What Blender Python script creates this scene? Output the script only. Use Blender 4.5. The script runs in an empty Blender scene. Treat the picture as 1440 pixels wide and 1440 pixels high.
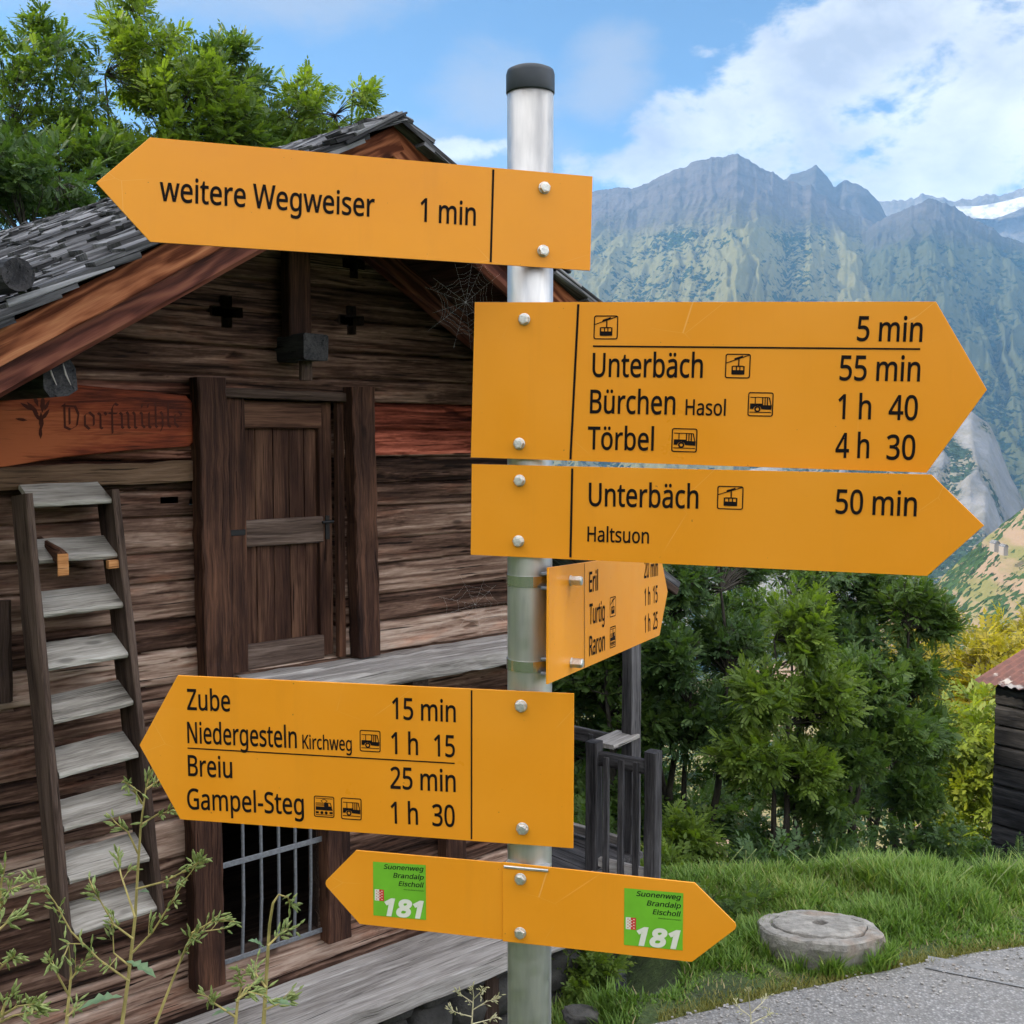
import bpy, math, random
import numpy as np
from mathutils import Vector
R = math.radians
rng = np.random.default_rng(7)
random.seed(7)
scene = bpy.context.scene
col = scene.collection

# ------------------------------------------------------------------ camera, sky, sun, exposure
F = 1550.0                                   # focal length in photo pixels (1440 wide); the eye is the origin
PIT = math.atan(106 / F)
cam_d = bpy.data.cameras.new('camera'); cam = bpy.data.objects.new('camera', cam_d); col.objects.link(cam)
cam_d.sensor_width = 36; cam_d.lens = 36 * F / 1440; cam_d.clip_start = 0.05; cam_d.clip_end = 60000
cam.location = (0, 0, 0); cam.rotation_euler = (math.pi / 2 - PIT, 0, 0)
scene.camera = cam
SUN_AZ, SUN_EL = R(279), R(33)               # clockwise from +Y
sun_d = bpy.data.lights.new('sun', 'SUN'); sun_d.energy = 2.8; sun_d.angle = R(0.53); sun_d.color = (1, .87, .67)
sun = bpy.data.objects.new('sun', sun_d); col.objects.link(sun)
TOSUN = Vector((math.sin(SUN_AZ) * math.cos(SUN_EL), math.cos(SUN_AZ) * math.cos(SUN_EL), math.sin(SUN_EL)))
sun.rotation_euler = TOSUN.to_track_quat('Z', 'Y').to_euler(); sun.location = (0, 0, 50)
scene.view_settings.view_transform = 'Standard'; scene.view_settings.look = 'None'
scene.view_settings.exposure = 1.65; scene.view_settings.gamma = 1
cy = scene.cycles
cy.use_denoising = True; cy.max_bounces = 8; cy.diffuse_bounces = 3; cy.glossy_bounces = 3
cy.transmission_bounces = 4; cy.transparent_max_bounces = 8; cy.volume_bounces = 1
cy.caustics_reflective = False; cy.caustics_refractive = False; cy.sample_clamp_indirect = 4

class NT:
    """small helper for node trees"""
    def __init__(s, tree):
        s.t = tree; s.n = tree.nodes; s.l = tree.links
    def new(s, kind, **kw):
        n = s.n.new(kind)
        for k, v in kw.items(): setattr(n, k, v)
        return n
    def put(s, sock, v):
        if isinstance(v, bpy.types.NodeSocket): s.l.new(v, sock)
        elif v is not None: sock.default_value = v
    def math(s, op, a, b=None, c=None, clamp=False):
        n = s.new('ShaderNodeMath', operation=op, use_clamp=clamp)
        s.put(n.inputs[0], a)
        if b is not None: s.put(n.inputs[1], b)
        if c is not None: s.put(n.inputs[2], c)
        return n.outputs[0]
    def vmath(s, op, a, b=None):
        n = s.new('ShaderNodeVectorMath', operation=op); s.put(n.inputs[0], a)
        if b is not None: s.put(n.inputs[1], b)
        return n.outputs[0]
    def noise(s, vec, scale=1, detail=4, rough=.55, dist=0, lac=2):
        n = s.new('ShaderNodeTexNoise'); s.put(n.inputs['Vector'], vec)
        n.inputs['Scale'].default_value = scale; n.inputs['Detail'].default_value = detail
        n.inputs['Roughness'].default_value = rough; n.inputs['Distortion'].default_value = dist
        n.inputs['Lacunarity'].default_value = lac
        return n.outputs[0]
    def voro(s, vec, scale=1, feature='F1', out=0, rnd=1):
        n = s.new('ShaderNodeTexVoronoi', feature=feature); s.put(n.inputs['Vector'], vec)
        n.inputs['Scale'].default_value = scale; n.inputs['Randomness'].default_value = rnd
        return n.outputs[out]
    def ramp(s, f, stops, interp='LINEAR'):
        n = s.new('ShaderNodeValToRGB'); s.put(n.inputs[0], f); cr = n.color_ramp; cr.interpolation = interp
        while len(cr.elements) < len(stops): cr.elements.new(.5)
        for e, (p, c) in zip(cr.elements, stops):
            e.position = p; e.color = (c[0], c[1], c[2], 1) if not isinstance(c, (int, float)) else (c, c, c, 1)
        return n.outputs[0]
    def mix(s, f, a, b, blend='MIX'):
        n = s.new('ShaderNodeMix', data_type='RGBA', blend_type=blend)
        s.put(n.inputs[0], f)
        for i, v in ((6, a), (7, b)):
            if isinstance(v, tuple) and len(v) == 3: v = v + (1,)
            s.put(n.inputs[i], v)
        return n.outputs[2]
    def maprange(s, v, a, b, c=0, d=1, smooth=False):
        n = s.new('ShaderNodeMapRange', interpolation_type='SMOOTHSTEP' if smooth else 'LINEAR')
        s.put(n.inputs[0], v)
        for i, x in zip((1, 2, 3, 4), (a, b, c, d)): s.put(n.inputs[i], x)
        return n.outputs[0]
    def scale(s, vec, sc, loc=(0, 0, 0)):
        n = s.new('ShaderNodeMapping'); s.put(n.inputs[0], vec); n.inputs['Scale'].default_value = sc; n.inputs['Location'].default_value = loc
        return n.outputs[0]
    def sep(s, vec):
        n = s.new('ShaderNodeSeparateXYZ'); s.put(n.inputs[0], vec); return n.outputs
    def attr(s, name, out='Vector'):
        n = s.new('ShaderNodeAttribute', attribute_name=name); return n.outputs[out]
    def bump(s, h, strength=.5, dist=.01):
        n = s.new('ShaderNodeBump'); s.put(n.inputs['Height'], h)
        n.inputs['Strength'].default_value = strength; n.inputs['Distance'].default_value = dist
        return n.outputs[0]

# ---- world: physical sky plus sunlit cumulus laid out by direction
world = bpy.data.worlds.new('World'); scene.world = world; world.use_nodes = True
w = NT(world.node_tree); w.n.clear()
sky = w.new('ShaderNodeTexSky', sky_type='NISHITA', sun_disc=False)
sky.sun_elevation = SUN_EL; sky.sun_rotation = SUN_AZ; sky.altitude = 1500; sky.air_density = .85; sky.dust_density = .3; sky.ozone_density = 2.6
tc = w.new('ShaderNodeTexCoord').outputs['Generated']
dx, dy, dz = w.sep(tc)
az = w.math('ARCTAN2', dx, dy); el = w.math('ARCSINE', dz)
def lobe(px, py, rx, ry):
    a0 = math.atan((px - 720) / F); e0 = math.atan((614 - py) / F)
    p = w.math('MULTIPLY', w.math('SUBTRACT', az, a0), F / rx); q = w.math('MULTIPLY', w.math('SUBTRACT', el, e0), F / ry)
    return w.math('SUBTRACT', 1, w.math('ADD', w.math('MULTIPLY', p, p), w.math('MULTIPLY', q, q)))
def lobes(ls):
    m = None
    for L in ls:
        v = lobe(*L); m = v if m is None else w.math('SMOOTH_MAX', m, v, .35)
    return m
cv = w.scale(tc, (1, 1, 1.7))
n1 = w.noise(cv, 9.0, 8, .6, .25); n2 = w.noise(cv, 24, 6, .6, .2); n3 = w.noise(cv, 5, 5, .55)
big = lobes([(1200, 200, 260, 120), (1130, 290, 380, 62), (1270, 215, 270, 95), (1130, 140, 130, 60), (1260, 70, 190, 62), (1420, 60, 160, 110), (1500, 220, 260, 130), (960, 262, 200, 50), (660, 222, 80, 24), (1090, 190, 190, 70)])
bm = w.math('ADD', w.math('MULTIPLY', w.math('MAXIMUM', big, -1.6), .5), w.math('MULTIPLY', w.math('SUBTRACT', n1, .5), 2.3))
bm = w.math('ADD', bm, w.math('MULTIPLY', w.math('SUBTRACT', n2, .5), .6))
bmask = w.maprange(bm, .02, .36, 0, 1, True)
veil = lobes([(690, 135, 100, 85), (850, 115, 80, 65), (130, -10, 420, 90), (420, -5, 220, 80), (1440, 60, 240, 160), (560, 235, 260, 60)])
vm = w.maprange(w.math('ADD', w.math('MULTIPLY', w.math('MAXIMUM', veil, -2), .55), w.math('MULTIPLY', w.math('SUBTRACT', n1, .5), 1.6)), -.1, .62, 0, .8, True)
# the rest of the sky dome, behind the camera: broken cumulus made over-bright as added fill light
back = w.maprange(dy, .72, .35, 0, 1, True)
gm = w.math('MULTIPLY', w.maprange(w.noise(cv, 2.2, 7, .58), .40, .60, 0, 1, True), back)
shade = w.maprange(w.math('ADD', w.math('MULTIPLY', n3, .65), w.math('MULTIPLY', n1, .45)), .47, .68, 0, 1)
ccol = w.mix(shade, (.92, .90, .88), (.47, .49, .55))
skyc = w.mix(1.0, sky.outputs[0], (0.046, 0.054, 0.054), 'MULTIPLY')
# the clear sky keeps its own hue
CLOUD = .37
ca = w.mix(1.0, ccol, (CLOUD, CLOUD, CLOUD), 'MULTIPLY'); va = w.mix(1.0, (.38, .41, .49), (CLOUD, CLOUD, CLOUD), 'MULTIPLY')
ga = w.mix(1.0, ccol, (2.05, 2.0, 1.95), 'MULTIPLY')  # unseen clouds boosted to fill-light the shaded foreground
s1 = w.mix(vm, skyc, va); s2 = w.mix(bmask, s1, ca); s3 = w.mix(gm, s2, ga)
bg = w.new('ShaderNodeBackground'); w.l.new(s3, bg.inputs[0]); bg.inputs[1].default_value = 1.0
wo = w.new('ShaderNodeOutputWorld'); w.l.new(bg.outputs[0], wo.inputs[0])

# ------------------------------------------------------------------ helpers
FW = np.array([0, math.cos(PIT), -math.sin(PIT)]); UPV = np.array([0, math.sin(PIT), math.cos(PIT)]); RT = np.array([1., 0, 0])
def ray(x, y): return FW + RT * (x - 720) / F - UPV * (y - 720) / F
def at(x, y, Y):
    d = ray(x, y); return d * (Y / d[1])
def on_z(x, y, z):
    d = ray(x, y); return d * (z / d[2])

def tag(o, label=None, cat=None, group=None, kind=None):
    if label: o['label'] = label
    if cat: o['category'] = cat
    if group: o['group'] = group
    if kind: o['kind'] = kind
    return o
def thing(name, loc, label, cat, group=None):
    o = bpy.data.objects.new(name, None); col.objects.link(o); o.location = tuple(float(v) for v in loc)
    o.empty_display_size = .1
    return tag(o, label, cat, group)
def root_loc(o):
    v = np.zeros(3)
    while o is not None:
        v += np.array(o.location); o = o.parent
    return v
def make(name, V, faces, mat, parent=None, smooth=False, attrs=None, mats=None, fmat=None):
    """one mesh object from world-space vertices; faces = list of tuples or an (n,k) array"""
    V = np.asarray(V, np.float64).reshape(-1, 3)
    if parent is not None: V = V - root_loc(parent)
    me = bpy.data.meshes.new(name)
    if isinstance(faces, np.ndarray):
        n, k = faces.shape
        me.vertices.add(len(V)); me.vertices.foreach_set('co', V.astype(np.float32).ravel())
        me.loops.add(n * k); me.loops.foreach_set('vertex_index', faces.astype(np.int32).ravel())
        me.polygons.add(n); me.polygons.foreach_set('loop_start', np.arange(0, n * k, k, dtype=np.int32))
        me.update(calc_edges=True)
    else:
        me.from_pydata([tuple(v) for v in V], [], [tuple(int(i) for i in f) for f in faces]); me.update()
    for nm, val in (attrs or {}).items():
        val = np.asarray(val, np.float32)
        if val.ndim == 1: me.attributes.new(nm, 'FLOAT', 'POINT').data.foreach_set('value', val)
        else: me.attributes.new(nm, 'FLOAT_VECTOR', 'POINT').data.foreach_set('vector', val.ravel())
    for m in (mats or [mat]): me.materials.append(m)
    if fmat is not None: me.polygons.foreach_set('material_index', np.asarray(fmat, np.int32))
    if smooth: me.polygons.foreach_set('use_smooth', np.ones(len(me.polygons), bool))
    o = bpy.data.objects.new(name, me); col.objects.link(o)
    if parent is not None: o.parent = parent
    return o
def unit(v):
    v = np.asarray(v, float); return v / (np.linalg.norm(v) + 1e-12)

class MB:
    """collects solids; carries 'gco', the grain coordinates (x along the grain) of every vertex"""
    def __init__(s): s.V = []; s.Fc = []; s.G = []; s.n = 0
    def add(s, V, faces, G=None):
        V = np.asarray(V, float); s.V.append(V); s.G.append(V if G is None else np.asarray(G, float))
        s.Fc += [tuple(i + s.n for i in f) for f in faces]; s.n += len(V)
    def beam(s, p0, p1, side, wd, th, ch=.006, seg=6, jit=.0, taper=1.0, sag=0):
        """rounded-rectangle timber from p0 to p1; wd along side, th along the third axis"""
        p0, p1 = np.asarray(p0, float), np.asarray(p1, float); ax = unit(p1 - p0); L = np.linalg.norm(p1 - p0)
        sd = unit(np.asarray(side, float) - ax * np.dot(side, ax)); tn = np.cross(ax, sd)
        a, b = wd / 2, th / 2; c = min(ch, a * .8, b * .8)
        ring = [(-a + c, -b), (a - c, -b), (a, -b + c), (a, b - c), (a - c, b), (-a + c, b), (-a, b - c), (-a, -b + c)]
        off = rng.uniform(-50, 50, 3); V = []; G = []
        for i in range(seg + 1):
            t = i / seg; k = 1 + (taper - 1) * t
            for (x, y) in ring:
                jx, jy = rng.normal(0, jit, 2) if jit else (0, 0)
                cs = sag * math.sin(math.pi * t)
                V.append(p0 + ax * L * t + sd * (x * k + jx) + tn * (y * k + jy + cs)); G.append(off + (L * t, x, y))
        fs = []
        for i in range(seg):
            for j in range(8):
                k = (j + 1) % 8; fs.append((i * 8 + j, i * 8 + k, i * 8 + 8 + k, i * 8 + 8 + j))
        fs.append(tuple(range(7, -1, -1))); fs.append(tuple(seg * 8 + j for j in range(8)))
        s.add(V, fs, G); return s
    def box(s, c, ex, ey, ez, ch=.004):
        c = np.asarray(c, float); ex, ey, ez = (np.asarray(v, float) for v in (ex, ey, ez))
        return s.beam(c - ex, c + ex, ey, 2 * np.linalg.norm(ey), 2 * np.linalg.norm(ez), ch, 1)
    def tube(s, pts, rad, n=8, cap=True):
        pts = np.asarray(pts, float); m = len(pts); rad = np.full(m, rad, float) if np.isscalar(rad) else np.asarray(rad, float)
        V = []; G = []; off = rng.uniform(-50, 50, 3); ref = np.array([.3, .2, 1.]); L = 0
        d0 = unit(pts[1] - pts[0])
        if abs(np.dot(unit(ref), d0)) > .93: ref = np.array([1., .1, 0])
        for i in range(m):
            d = unit(pts[min(i + 1, m - 1)] - pts[max(i - 1, 0)])
            x = unit(np.cross(ref, d)); y = np.cross(d, x)
            if i: L += np.linalg.norm(pts[i] - pts[i - 1])
            for j in range(n):
                a = 2 * math.pi * j / n; V.append(pts[i] + rad[i] * (math.cos(a) * x + math.sin(a) * y)); G.append(off + (L, rad[i] * math.cos(a), rad[i] * math.sin(a)))
        fs = [(i * n + j, i * n + (j + 1) % n, (i + 1) * n + (j + 1) % n, (i + 1) * n + j) for i in range(m - 1) for j in range(n)]
        if cap: fs += [tuple(range(n - 1, -1, -1)), tuple((m - 1) * n + j for j in range(n))]
        s.add(V, fs, G); return s
    def prism(s, poly, o, e, f, nn, t, ch=0):
        """polygon (list of (a,b)) in frame o,e,f extruded by t against the normal nn, with an optional chamfer"""
        P = np.asarray(poly, float); k = len(P); o, e, f, nn = (np.asarray(v, float) for v in (o, e, f, nn))
        c = P.mean(0); I = P - (P - c) / (np.linalg.norm(P - c, axis=1)[:, None]) * ch
        fr = [o + e * a + f * b for a, b in I]; md = [o + e * a + f * b - nn * ch for a, b in P]; bk = [o + e * a + f * b - nn * t for a, b in P]
        V = fr + md + bk; fs = [tuple(range(k))]
        for i in range(k):
            j = (i + 1) % k; fs += [(i, i + k, j + k, j), (i + k, i + 2 * k, j + 2 * k, j + k)]
        fs.append(tuple(range(3 * k - 1, 2 * k - 1, -1)))
        s.add(V, fs); return s
    def build(s, name, mat, parent=None, smooth=False, bev=0):
        o = make(name, np.concatenate(s.V), s.Fc, mat, parent, smooth, {'gco': np.concatenate(s.G)})
        return o

# numpy value noise
_lat = rng.random((256, 256))
def vn(x, y):
    xi = np.floor(x).astype(int); yi = np.floor(y).astype(int); fx = x - xi; fy = y - yi
    fx = fx * fx * (3 - 2 * fx); fy = fy * fy * (3 - 2 * fy); a = xi & 255; b = yi & 255; a1 = (a + 1) & 255; b1 = (b + 1) & 255
    return (_lat[a, b] * (1 - fx) + _lat[a1, b] * fx) * (1 - fy) + (_lat[a, b1] * (1 - fx) + _lat[a1, b1] * fx) * fy
def fbm(x, y, o=5, g=.5, l=2.03):
    s = 0; a = 1; t = 0
    for i in range(o):
        s = s + a * vn(x + 17.3 * i, y + 9.1 * i); t += a; a *= g; x = x * l; y = y * l
    return s / t
def ridged(x, y, o=5, g=.5):
    s = 0; a = 1; t = 0
    for i in range(o):
        s = s + a * (1 - np.abs(2 * vn(x + 31.7 * i, y + 11.9 * i) - 1)); t += a; a *= g; x = x * 2.03; y = y * 2.03
    return s / t
def sstep(x, a, b):
    t = np.clip((x - a) / (b - a), 0, 1); return t * t * (3 - 2 * t)

# ------------------------------------------------------------------ materials
def mat(name):
    m = bpy.data.materials.new(name); m.use_nodes = True; nt = NT(m.node_tree); nt.n.clear()
    out = nt.new('ShaderNodeOutputMaterial'); b = nt.new('ShaderNodeBsdfPrincipled'); nt.l.new(b.outputs[0], out.inputs[0])
    return m, nt, b, out
def simple(name, c, rough=.6, metal=0, var=.15, vs=20, spec=.3, bump=0, bs=60):
    m, t, b, o = mat(name)
    tcx = t.new('ShaderNodeTexCoord').outputs['Object']
    nz = t.noise(tcx, vs, 5, .6)
    t.put(b.inputs['Base Color'], t.mix(t.maprange(nz, .3, .7), tuple(x * (1 - var) for x in c), tuple(min(1, x * (1 + var)) for x in c)))
    b.inputs['Roughness'].default_value = rough; b.inputs['Metallic'].default_value = metal; b.inputs['Specular IOR Level'].default_value = spec
    if bump: t.put(b.inputs['Normal'], t.bump(t.noise(tcx, bs, 4, .6), bump, .004))
    return m
def wood(name, dark, mid, light, along=1.6, across=26, rough=.75, crack=.5, stain=.5, spec=.08, knots=0, bump=.7, rings=0):
    m, t, b, o = mat(name)
    g = t.attr('gco'); big = t.noise(t.scale(g, (.9, 3, 3)), 1, 3, .5)
    wn = t.new('ShaderNodeTexNoise'); t.put(wn.inputs['Vector'], t.scale(g, (1.3, 6, 6))); wn.inputs['Scale'].default_value = 1; wn.inputs['Detail'].default_value = 2
    off = t.new('ShaderNodeVectorMath', operation='SCALE'); t.l.new(wn.outputs['Color'], off.inputs[0]); off.inputs[3].default_value = .05
    gg = t.vmath('ADD', g, off.outputs[0])
    f1 = t.noise(t.scale(gg, (along, across, across)), 1, 7, .62, .3)
    f2 = t.noise(t.scale(gg, (along * 3, across * 5, across * 5)), 1, 4, .6)
    f3 = t.noise(t.scale(gg, (along * 7, across * 13, across * 13), (4, 2, 8)), 1, 3, .6)
    v = t.math('ADD', t.math('MULTIPLY', f1, .46), t.math('ADD', t.math('MULTIPLY', f2, .32), t.math('MULTIPLY', f3, .22)))
    v = t.math('MULTIPLY_ADD', t.math('SUBTRACT', v, .5), 1.25, .5)
    v = t.math('ADD', v, t.math('MULTIPLY', t.math('SUBTRACT', big, .5), stain))
    if rings:
        sx, sy, sz = t.sep(g); wv = t.noise(t.scale(g, (.9, 5, 5), (2, 1, 4)), 1, 3, .5); wv2 = t.noise(t.scale(g, (3.2, 12, 12)), 1, 2, .5)
        ph = t.math('ADD', t.math('MULTIPLY', sy, 95), t.math('ADD', t.math('MULTIPLY', wv, 34), t.math('MULTIPLY', wv2, 7)))
        v = t.math('ADD', t.math('MULTIPLY', v, .62), t.math('MULTIPLY', t.math('MULTIPLY_ADD', t.math('SINE', ph), .5, .5), rings))
    c = t.ramp(v, [(.30, dark), (.48, mid), (.70, light)])
    cr = t.maprange(t.noise(t.scale(gg, (along * .7, across * 1.1, across * 1.1), (3, 7, 1)), 1, 3, .5, .4), .34, .29, 0, crack)
    c = t.mix(cr, c, tuple(x * .25 for x in dark))
    c2 = t.maprange(t.noise(t.scale(gg, (along * 1.1, across * 3.6, across * 3.6), (1, 9, 3)), 1, 3, .5, .3), .345, .315, 0, min(1, crack * 1.6)); c = t.mix(c2, c, tuple(x * .3 for x in dark)); cr = t.math('ADD', cr, t.math('MULTIPLY', c2, .5))
    if knots:
        kv = t.voro(t.scale(g, (2.6, 6, 6)), 1); kk = t.maprange(kv, .05, .17, knots, 0, True); c = t.mix(kk, c, tuple(x * .5 for x in dark))
    t.put(b.inputs['Base Color'], c); b.inputs['Roughness'].default_value = rough; b.inputs['Specular IOR Level'].default_value = spec
    h = t.math('SUBTRACT', v, cr); t.put(b.inputs['Normal'], t.bump(h, bump, .008))
    return m
M = {}
M['dark'] = wood('dark_weathered_wood', (.016, .011, .009), (.050, .033, .026), (.12, .085, .068), 1.4, 24, knots=.5)
M['post'] = wood('brown_post_wood', (.014, .008, .007), (.042, .021, .015), (.13, .062, .038), 1.2, 24, knots=.6, stain=.8)
M['door'] = wood('dark_door_wood', (.012, .006, .005), (.046, .022, .015), (.135, .070, .044), .9, 16, stain=.8, knots=.4)
M['rail_wood'] = wood('door_rail_wood', (.04, .027, .02), (.09, .062, .05), (.2, .15, .125), 1.5, 26)
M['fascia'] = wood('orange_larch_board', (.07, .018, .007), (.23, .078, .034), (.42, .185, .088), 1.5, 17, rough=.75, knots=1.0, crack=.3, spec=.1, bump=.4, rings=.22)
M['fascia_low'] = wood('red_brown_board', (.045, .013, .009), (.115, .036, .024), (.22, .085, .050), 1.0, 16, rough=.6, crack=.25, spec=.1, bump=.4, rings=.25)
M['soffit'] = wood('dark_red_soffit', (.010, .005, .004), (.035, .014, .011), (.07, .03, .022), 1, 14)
M['grey'] = wood('silver_grey_board', (.10, .088, .08), (.27, .25, .235), (.46, .44, .42), 1.4, 22, rough=.85, crack=.5, stain=.5)
M['tread'] = wood('pale_grey_tread', (.09, .08, .068), (.27, .25, .22), (.47, .45, .41), 1.6, 18, rough=.85, crack=.35, stain=.55, knots=.6)
M['rail'] = wood('dark_grey_timber', (.018, .017, .018), (.06, .057, .06), (.15, .145, .15), 1.2, 18, rough=.8)
M['shingle'] = wood('grey_shingle', (.022, .022, .024), (.078, .078, .083), (.23, .232, .245), 1.2, 14, rough=.8, crack=.3, stain=1.3)
M['carved'] = wood('varnished_red_plank', (.040, .008, .004), (.17, .032, .011), (.32, .085, .030), 1.6, 15, rough=.66, crack=.3, spec=.12, stain=1.3, knots=.7, bump=.3)
M['letters'] = simple('burnt_letters', (.055, .016, .010), .8, spec=.1)
M['tan'] = wood('tan_log', (.04, .025, .016), (.10, .060, .036), (.18, .115, .075), 1.4, 20)
M['freshpeg'] = wood('fresh_peg', (.2, .08, .03), (.42, .19, .07), (.6, .32, .15), 2, 30)
M['black_log'] = wood('blackened_log', (.007, .007, .008), (.02, .02, .022), (.06, .058, .06), 1.5, 14, rough=.7)

def wall_mat():
    m, t, b, o = mat('log_wall_wood')
    tone = t.attr('tone', 'Fac'); tint = t.attr('tint', 'Fac'); red = t.attr('red', 'Fac'); g = t.attr('gco')
    fine = t.noise(t.scale(g, (5, 110, 110)), 1, 5, .65); big = t.noise(t.scale(g, (1.0, 2.2, 2.2)), 1, 4, .55)
    fin2 = t.noise(t.scale(g, (11, 240, 240), (3, 3, 3)), 1, 3, .6)
    v = t.math('ADD', t.math('MULTIPLY', tone, .50), t.math('ADD', t.math('MULTIPLY', fine, .30), t.math('MULTIPLY', fin2, .20)))
    v = t.math('ADD', v, t.math('MULTIPLY', t.math('SUBTRACT', big, .5), .34))
    v = t.math('ADD', v, t.math('MULTIPLY', t.math('SUBTRACT', tint, .5), .36))
    c = t.ramp(v, [(.22, (.014, .008, .006)), (.38, (.062, .034, .024)), (.52, (.155, .094, .069)), (.65, (.29, .198, .152)), (.82, (.48, .37, .30))])
    warm = t.noise(t.scale(g, (2.0, 9, 9), (5, 5, 5)), 1, 4, .6)
    c = t.mix(t.maprange(warm, .55, .72, 0, .5), c, t.mix(.8, c, (1.35, .72, .45), 'MULTIPLY'))
    ck = t.math('ADD', t.maprange(t.noise(t.scale(g, (1.6, 62, 62), (7, 2, 5)), 1, 3, .5, .3), .36, .325, 0, .85), t.maprange(t.noise(t.scale(g, (1.0, 26, 26), (1, 6, 2)), 1, 3, .5, .3), .335, .315, 0, .9), clamp=True)
    c = t.mix(ck, c, (.009, .006, .005))
    kn = t.voro(t.scale(g, (2.4, 6.5, 6.5), (2, 2, 2)), 1); c = t.mix(t.maprange(kn, .05, .15, .75, 0, True), c, (.03, .017, .012))
    c = t.mix(red, c, t.mix(1, c, (1.55, .55, .42), 'MULTIPLY'))
    t.put(b.inputs['Base Color'], c); b.inputs['Roughness'].default_value = .88; b.inputs['Specular IOR Level'].default_value = .08
    t.put(b.inputs['Normal'], t.bump(fine, .5, .004)); return m
M['wall'] = wall_mat()

def sign_mat():
    m, t, b, o = mat('yellow_sign_paint'); tcx = t.new('ShaderNodeTexCoord').outputs['Object']
    n = t.noise(tcx, 7, 5, .6); sp = t.noise(tcx, 160, 2, .5)
    c = t.mix(t.maprange(n, .3, .7), (.72, .262, .010), (.77, .288, .013))
    c = t.mix(t.maprange(sp, .765, .79, 0, .6), c, (.10, .06, .03))
    dr = t.noise(t.scale(tcx, (17, 17, 1.6)), 1, 6, .7, .4); c = t.mix(t.maprange(dr, .55, .78, 0, .16), c, (.42, .17, .02))
    fade = t.noise(tcx, 3.1, 3, .5); c = t.mix(t.maprange(fade, .40, .68, 0, .22), c, (.80, .36, .045))
    scr = t.voro(t.scale(tcx, (9, 9, 16), (2, 3, 5)), 1, 'DISTANCE_TO_EDGE'); sm = t.math('MULTIPLY', t.maprange(scr, .0035, .0015), t.maprange(t.noise(tcx, 5, 2), .57, .63)); c = t.mix(t.math('MULTIPLY', sm, .45), c, (.80, .45, .14))
    t.put(b.inputs['Base Color'], c); t.put(b.inputs['Roughness'], t.maprange(n, .3, .7, .26, .42)); b.inputs['Specular IOR Level'].default_value = .30
    t.put(b.inputs['Normal'], t.bump(t.noise(tcx, 14, 3, .5), .06, .01)); return m
M['sign'] = sign_mat()
M['ink'] = simple('black_sign_ink', (.009, .007, .007), .8, var=.2, spec=.08)
M['white_ink'] = simple('white_sticker_ink', (.66, .66, .58), .5, var=.05)
M['red_ink'] = simple('red_sticker_ink', (.55, .035, .03), .5, var=.1)
M['green'] = simple('green_sticker', (.15, .43, .028), .42, var=.1)
M['darkgreen_ink'] = simple('dark_sticker_ink', (.012, .02, .014), .8, spec=.08)

def galv():
    m, t, b, o = mat('galvanised_steel'); tcx = t.new('ShaderNodeTexCoord').outputs['Object']
    n = t.noise(t.scale(tcx, (30, 30, 4)), 1, 6, .6); v = t.voro(tcx, 45); st = t.noise(t.scale(tcx, (90, 90, 1.5)), 1, 3, .5)
    t.put(b.inputs['Base Color'], t.mix(t.maprange(n, .35, .7), (.40, .40, .40), (.66, .65, .62)))
    b.inputs['Metallic'].default_value = .92
    t.put(b.inputs['Roughness'], t.math('ADD', t.maprange(v, 0, .6, .36, .48), t.math('MULTIPLY', t.math('SUBTRACT', st, .5), .2)))
    t.put(b.inputs['Normal'], t.bump(n, .12, .003)); return m
M['galv'] = galv()
M['steel'] = simple('zinc_bolt', (.62, .61, .58), .38, .9, .2, 300, bump=.3, bs=700)
M['band'] = simple('steel_band', (.66, .65, .63), .25, 1, .12, 40)
M['cap'] = simple('dark_plastic_cap', (.035, .042, .052), .5, 0, .2, 40)
M['iron'] = simple('grey_painted_iron', (.19, .20, .22), .5, .5, .25, 60, bump=.3)
M['blackiron'] = simple('black_iron', (.015, .015, .016), .55, .4)
M['web'] = simple('spider_silk', (.75, .75, .75), .5)
M['stone'] = None
def stone_mat(name, a, b_, c_, sc=6):
    m, t, b, o = mat(name); tcx = t.new('ShaderNodeTexCoord').outputs['Object']
    n = t.noise(tcx, sc, 8, .65); n2 = t.noise(tcx, sc * .35, 4, .5); n3 = t.noise(tcx, sc * 8, 4, .6)
    c = t.ramp(n, [(.3, a), (.5, b_), (.72, c_)]); c = t.mix(t.maprange(n2, .56, .68, 0, .55), c, (.26, .17, .11))
    c = t.mix(t.maprange(n3, .58, .68, 0, .5), c, tuple(x * .5 for x in a))
    t.put(b.inputs['Base Color'], c); b.inputs['Roughness'].default_value = .9
    t.put(b.inputs['Normal'], t.bump(t.math('ADD', n, t.math('MULTIPLY', n3, .3)), .9, .02)); return m
M['stone'] = stone_mat('grey_granite', (.16, .15, .14), (.31, .295, .275), (.48, .46, .43), 7)
M['millstone'] = stone_mat('millstone_granite', (.15, .14, .125), (.27, .255, .23), (.42, .40, .36), 9)
M['wallstone'] = stone_mat('dark_wall_stone', (.02, .02, .018), (.05, .048, .045), (.12, .115, .105), 5)

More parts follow.
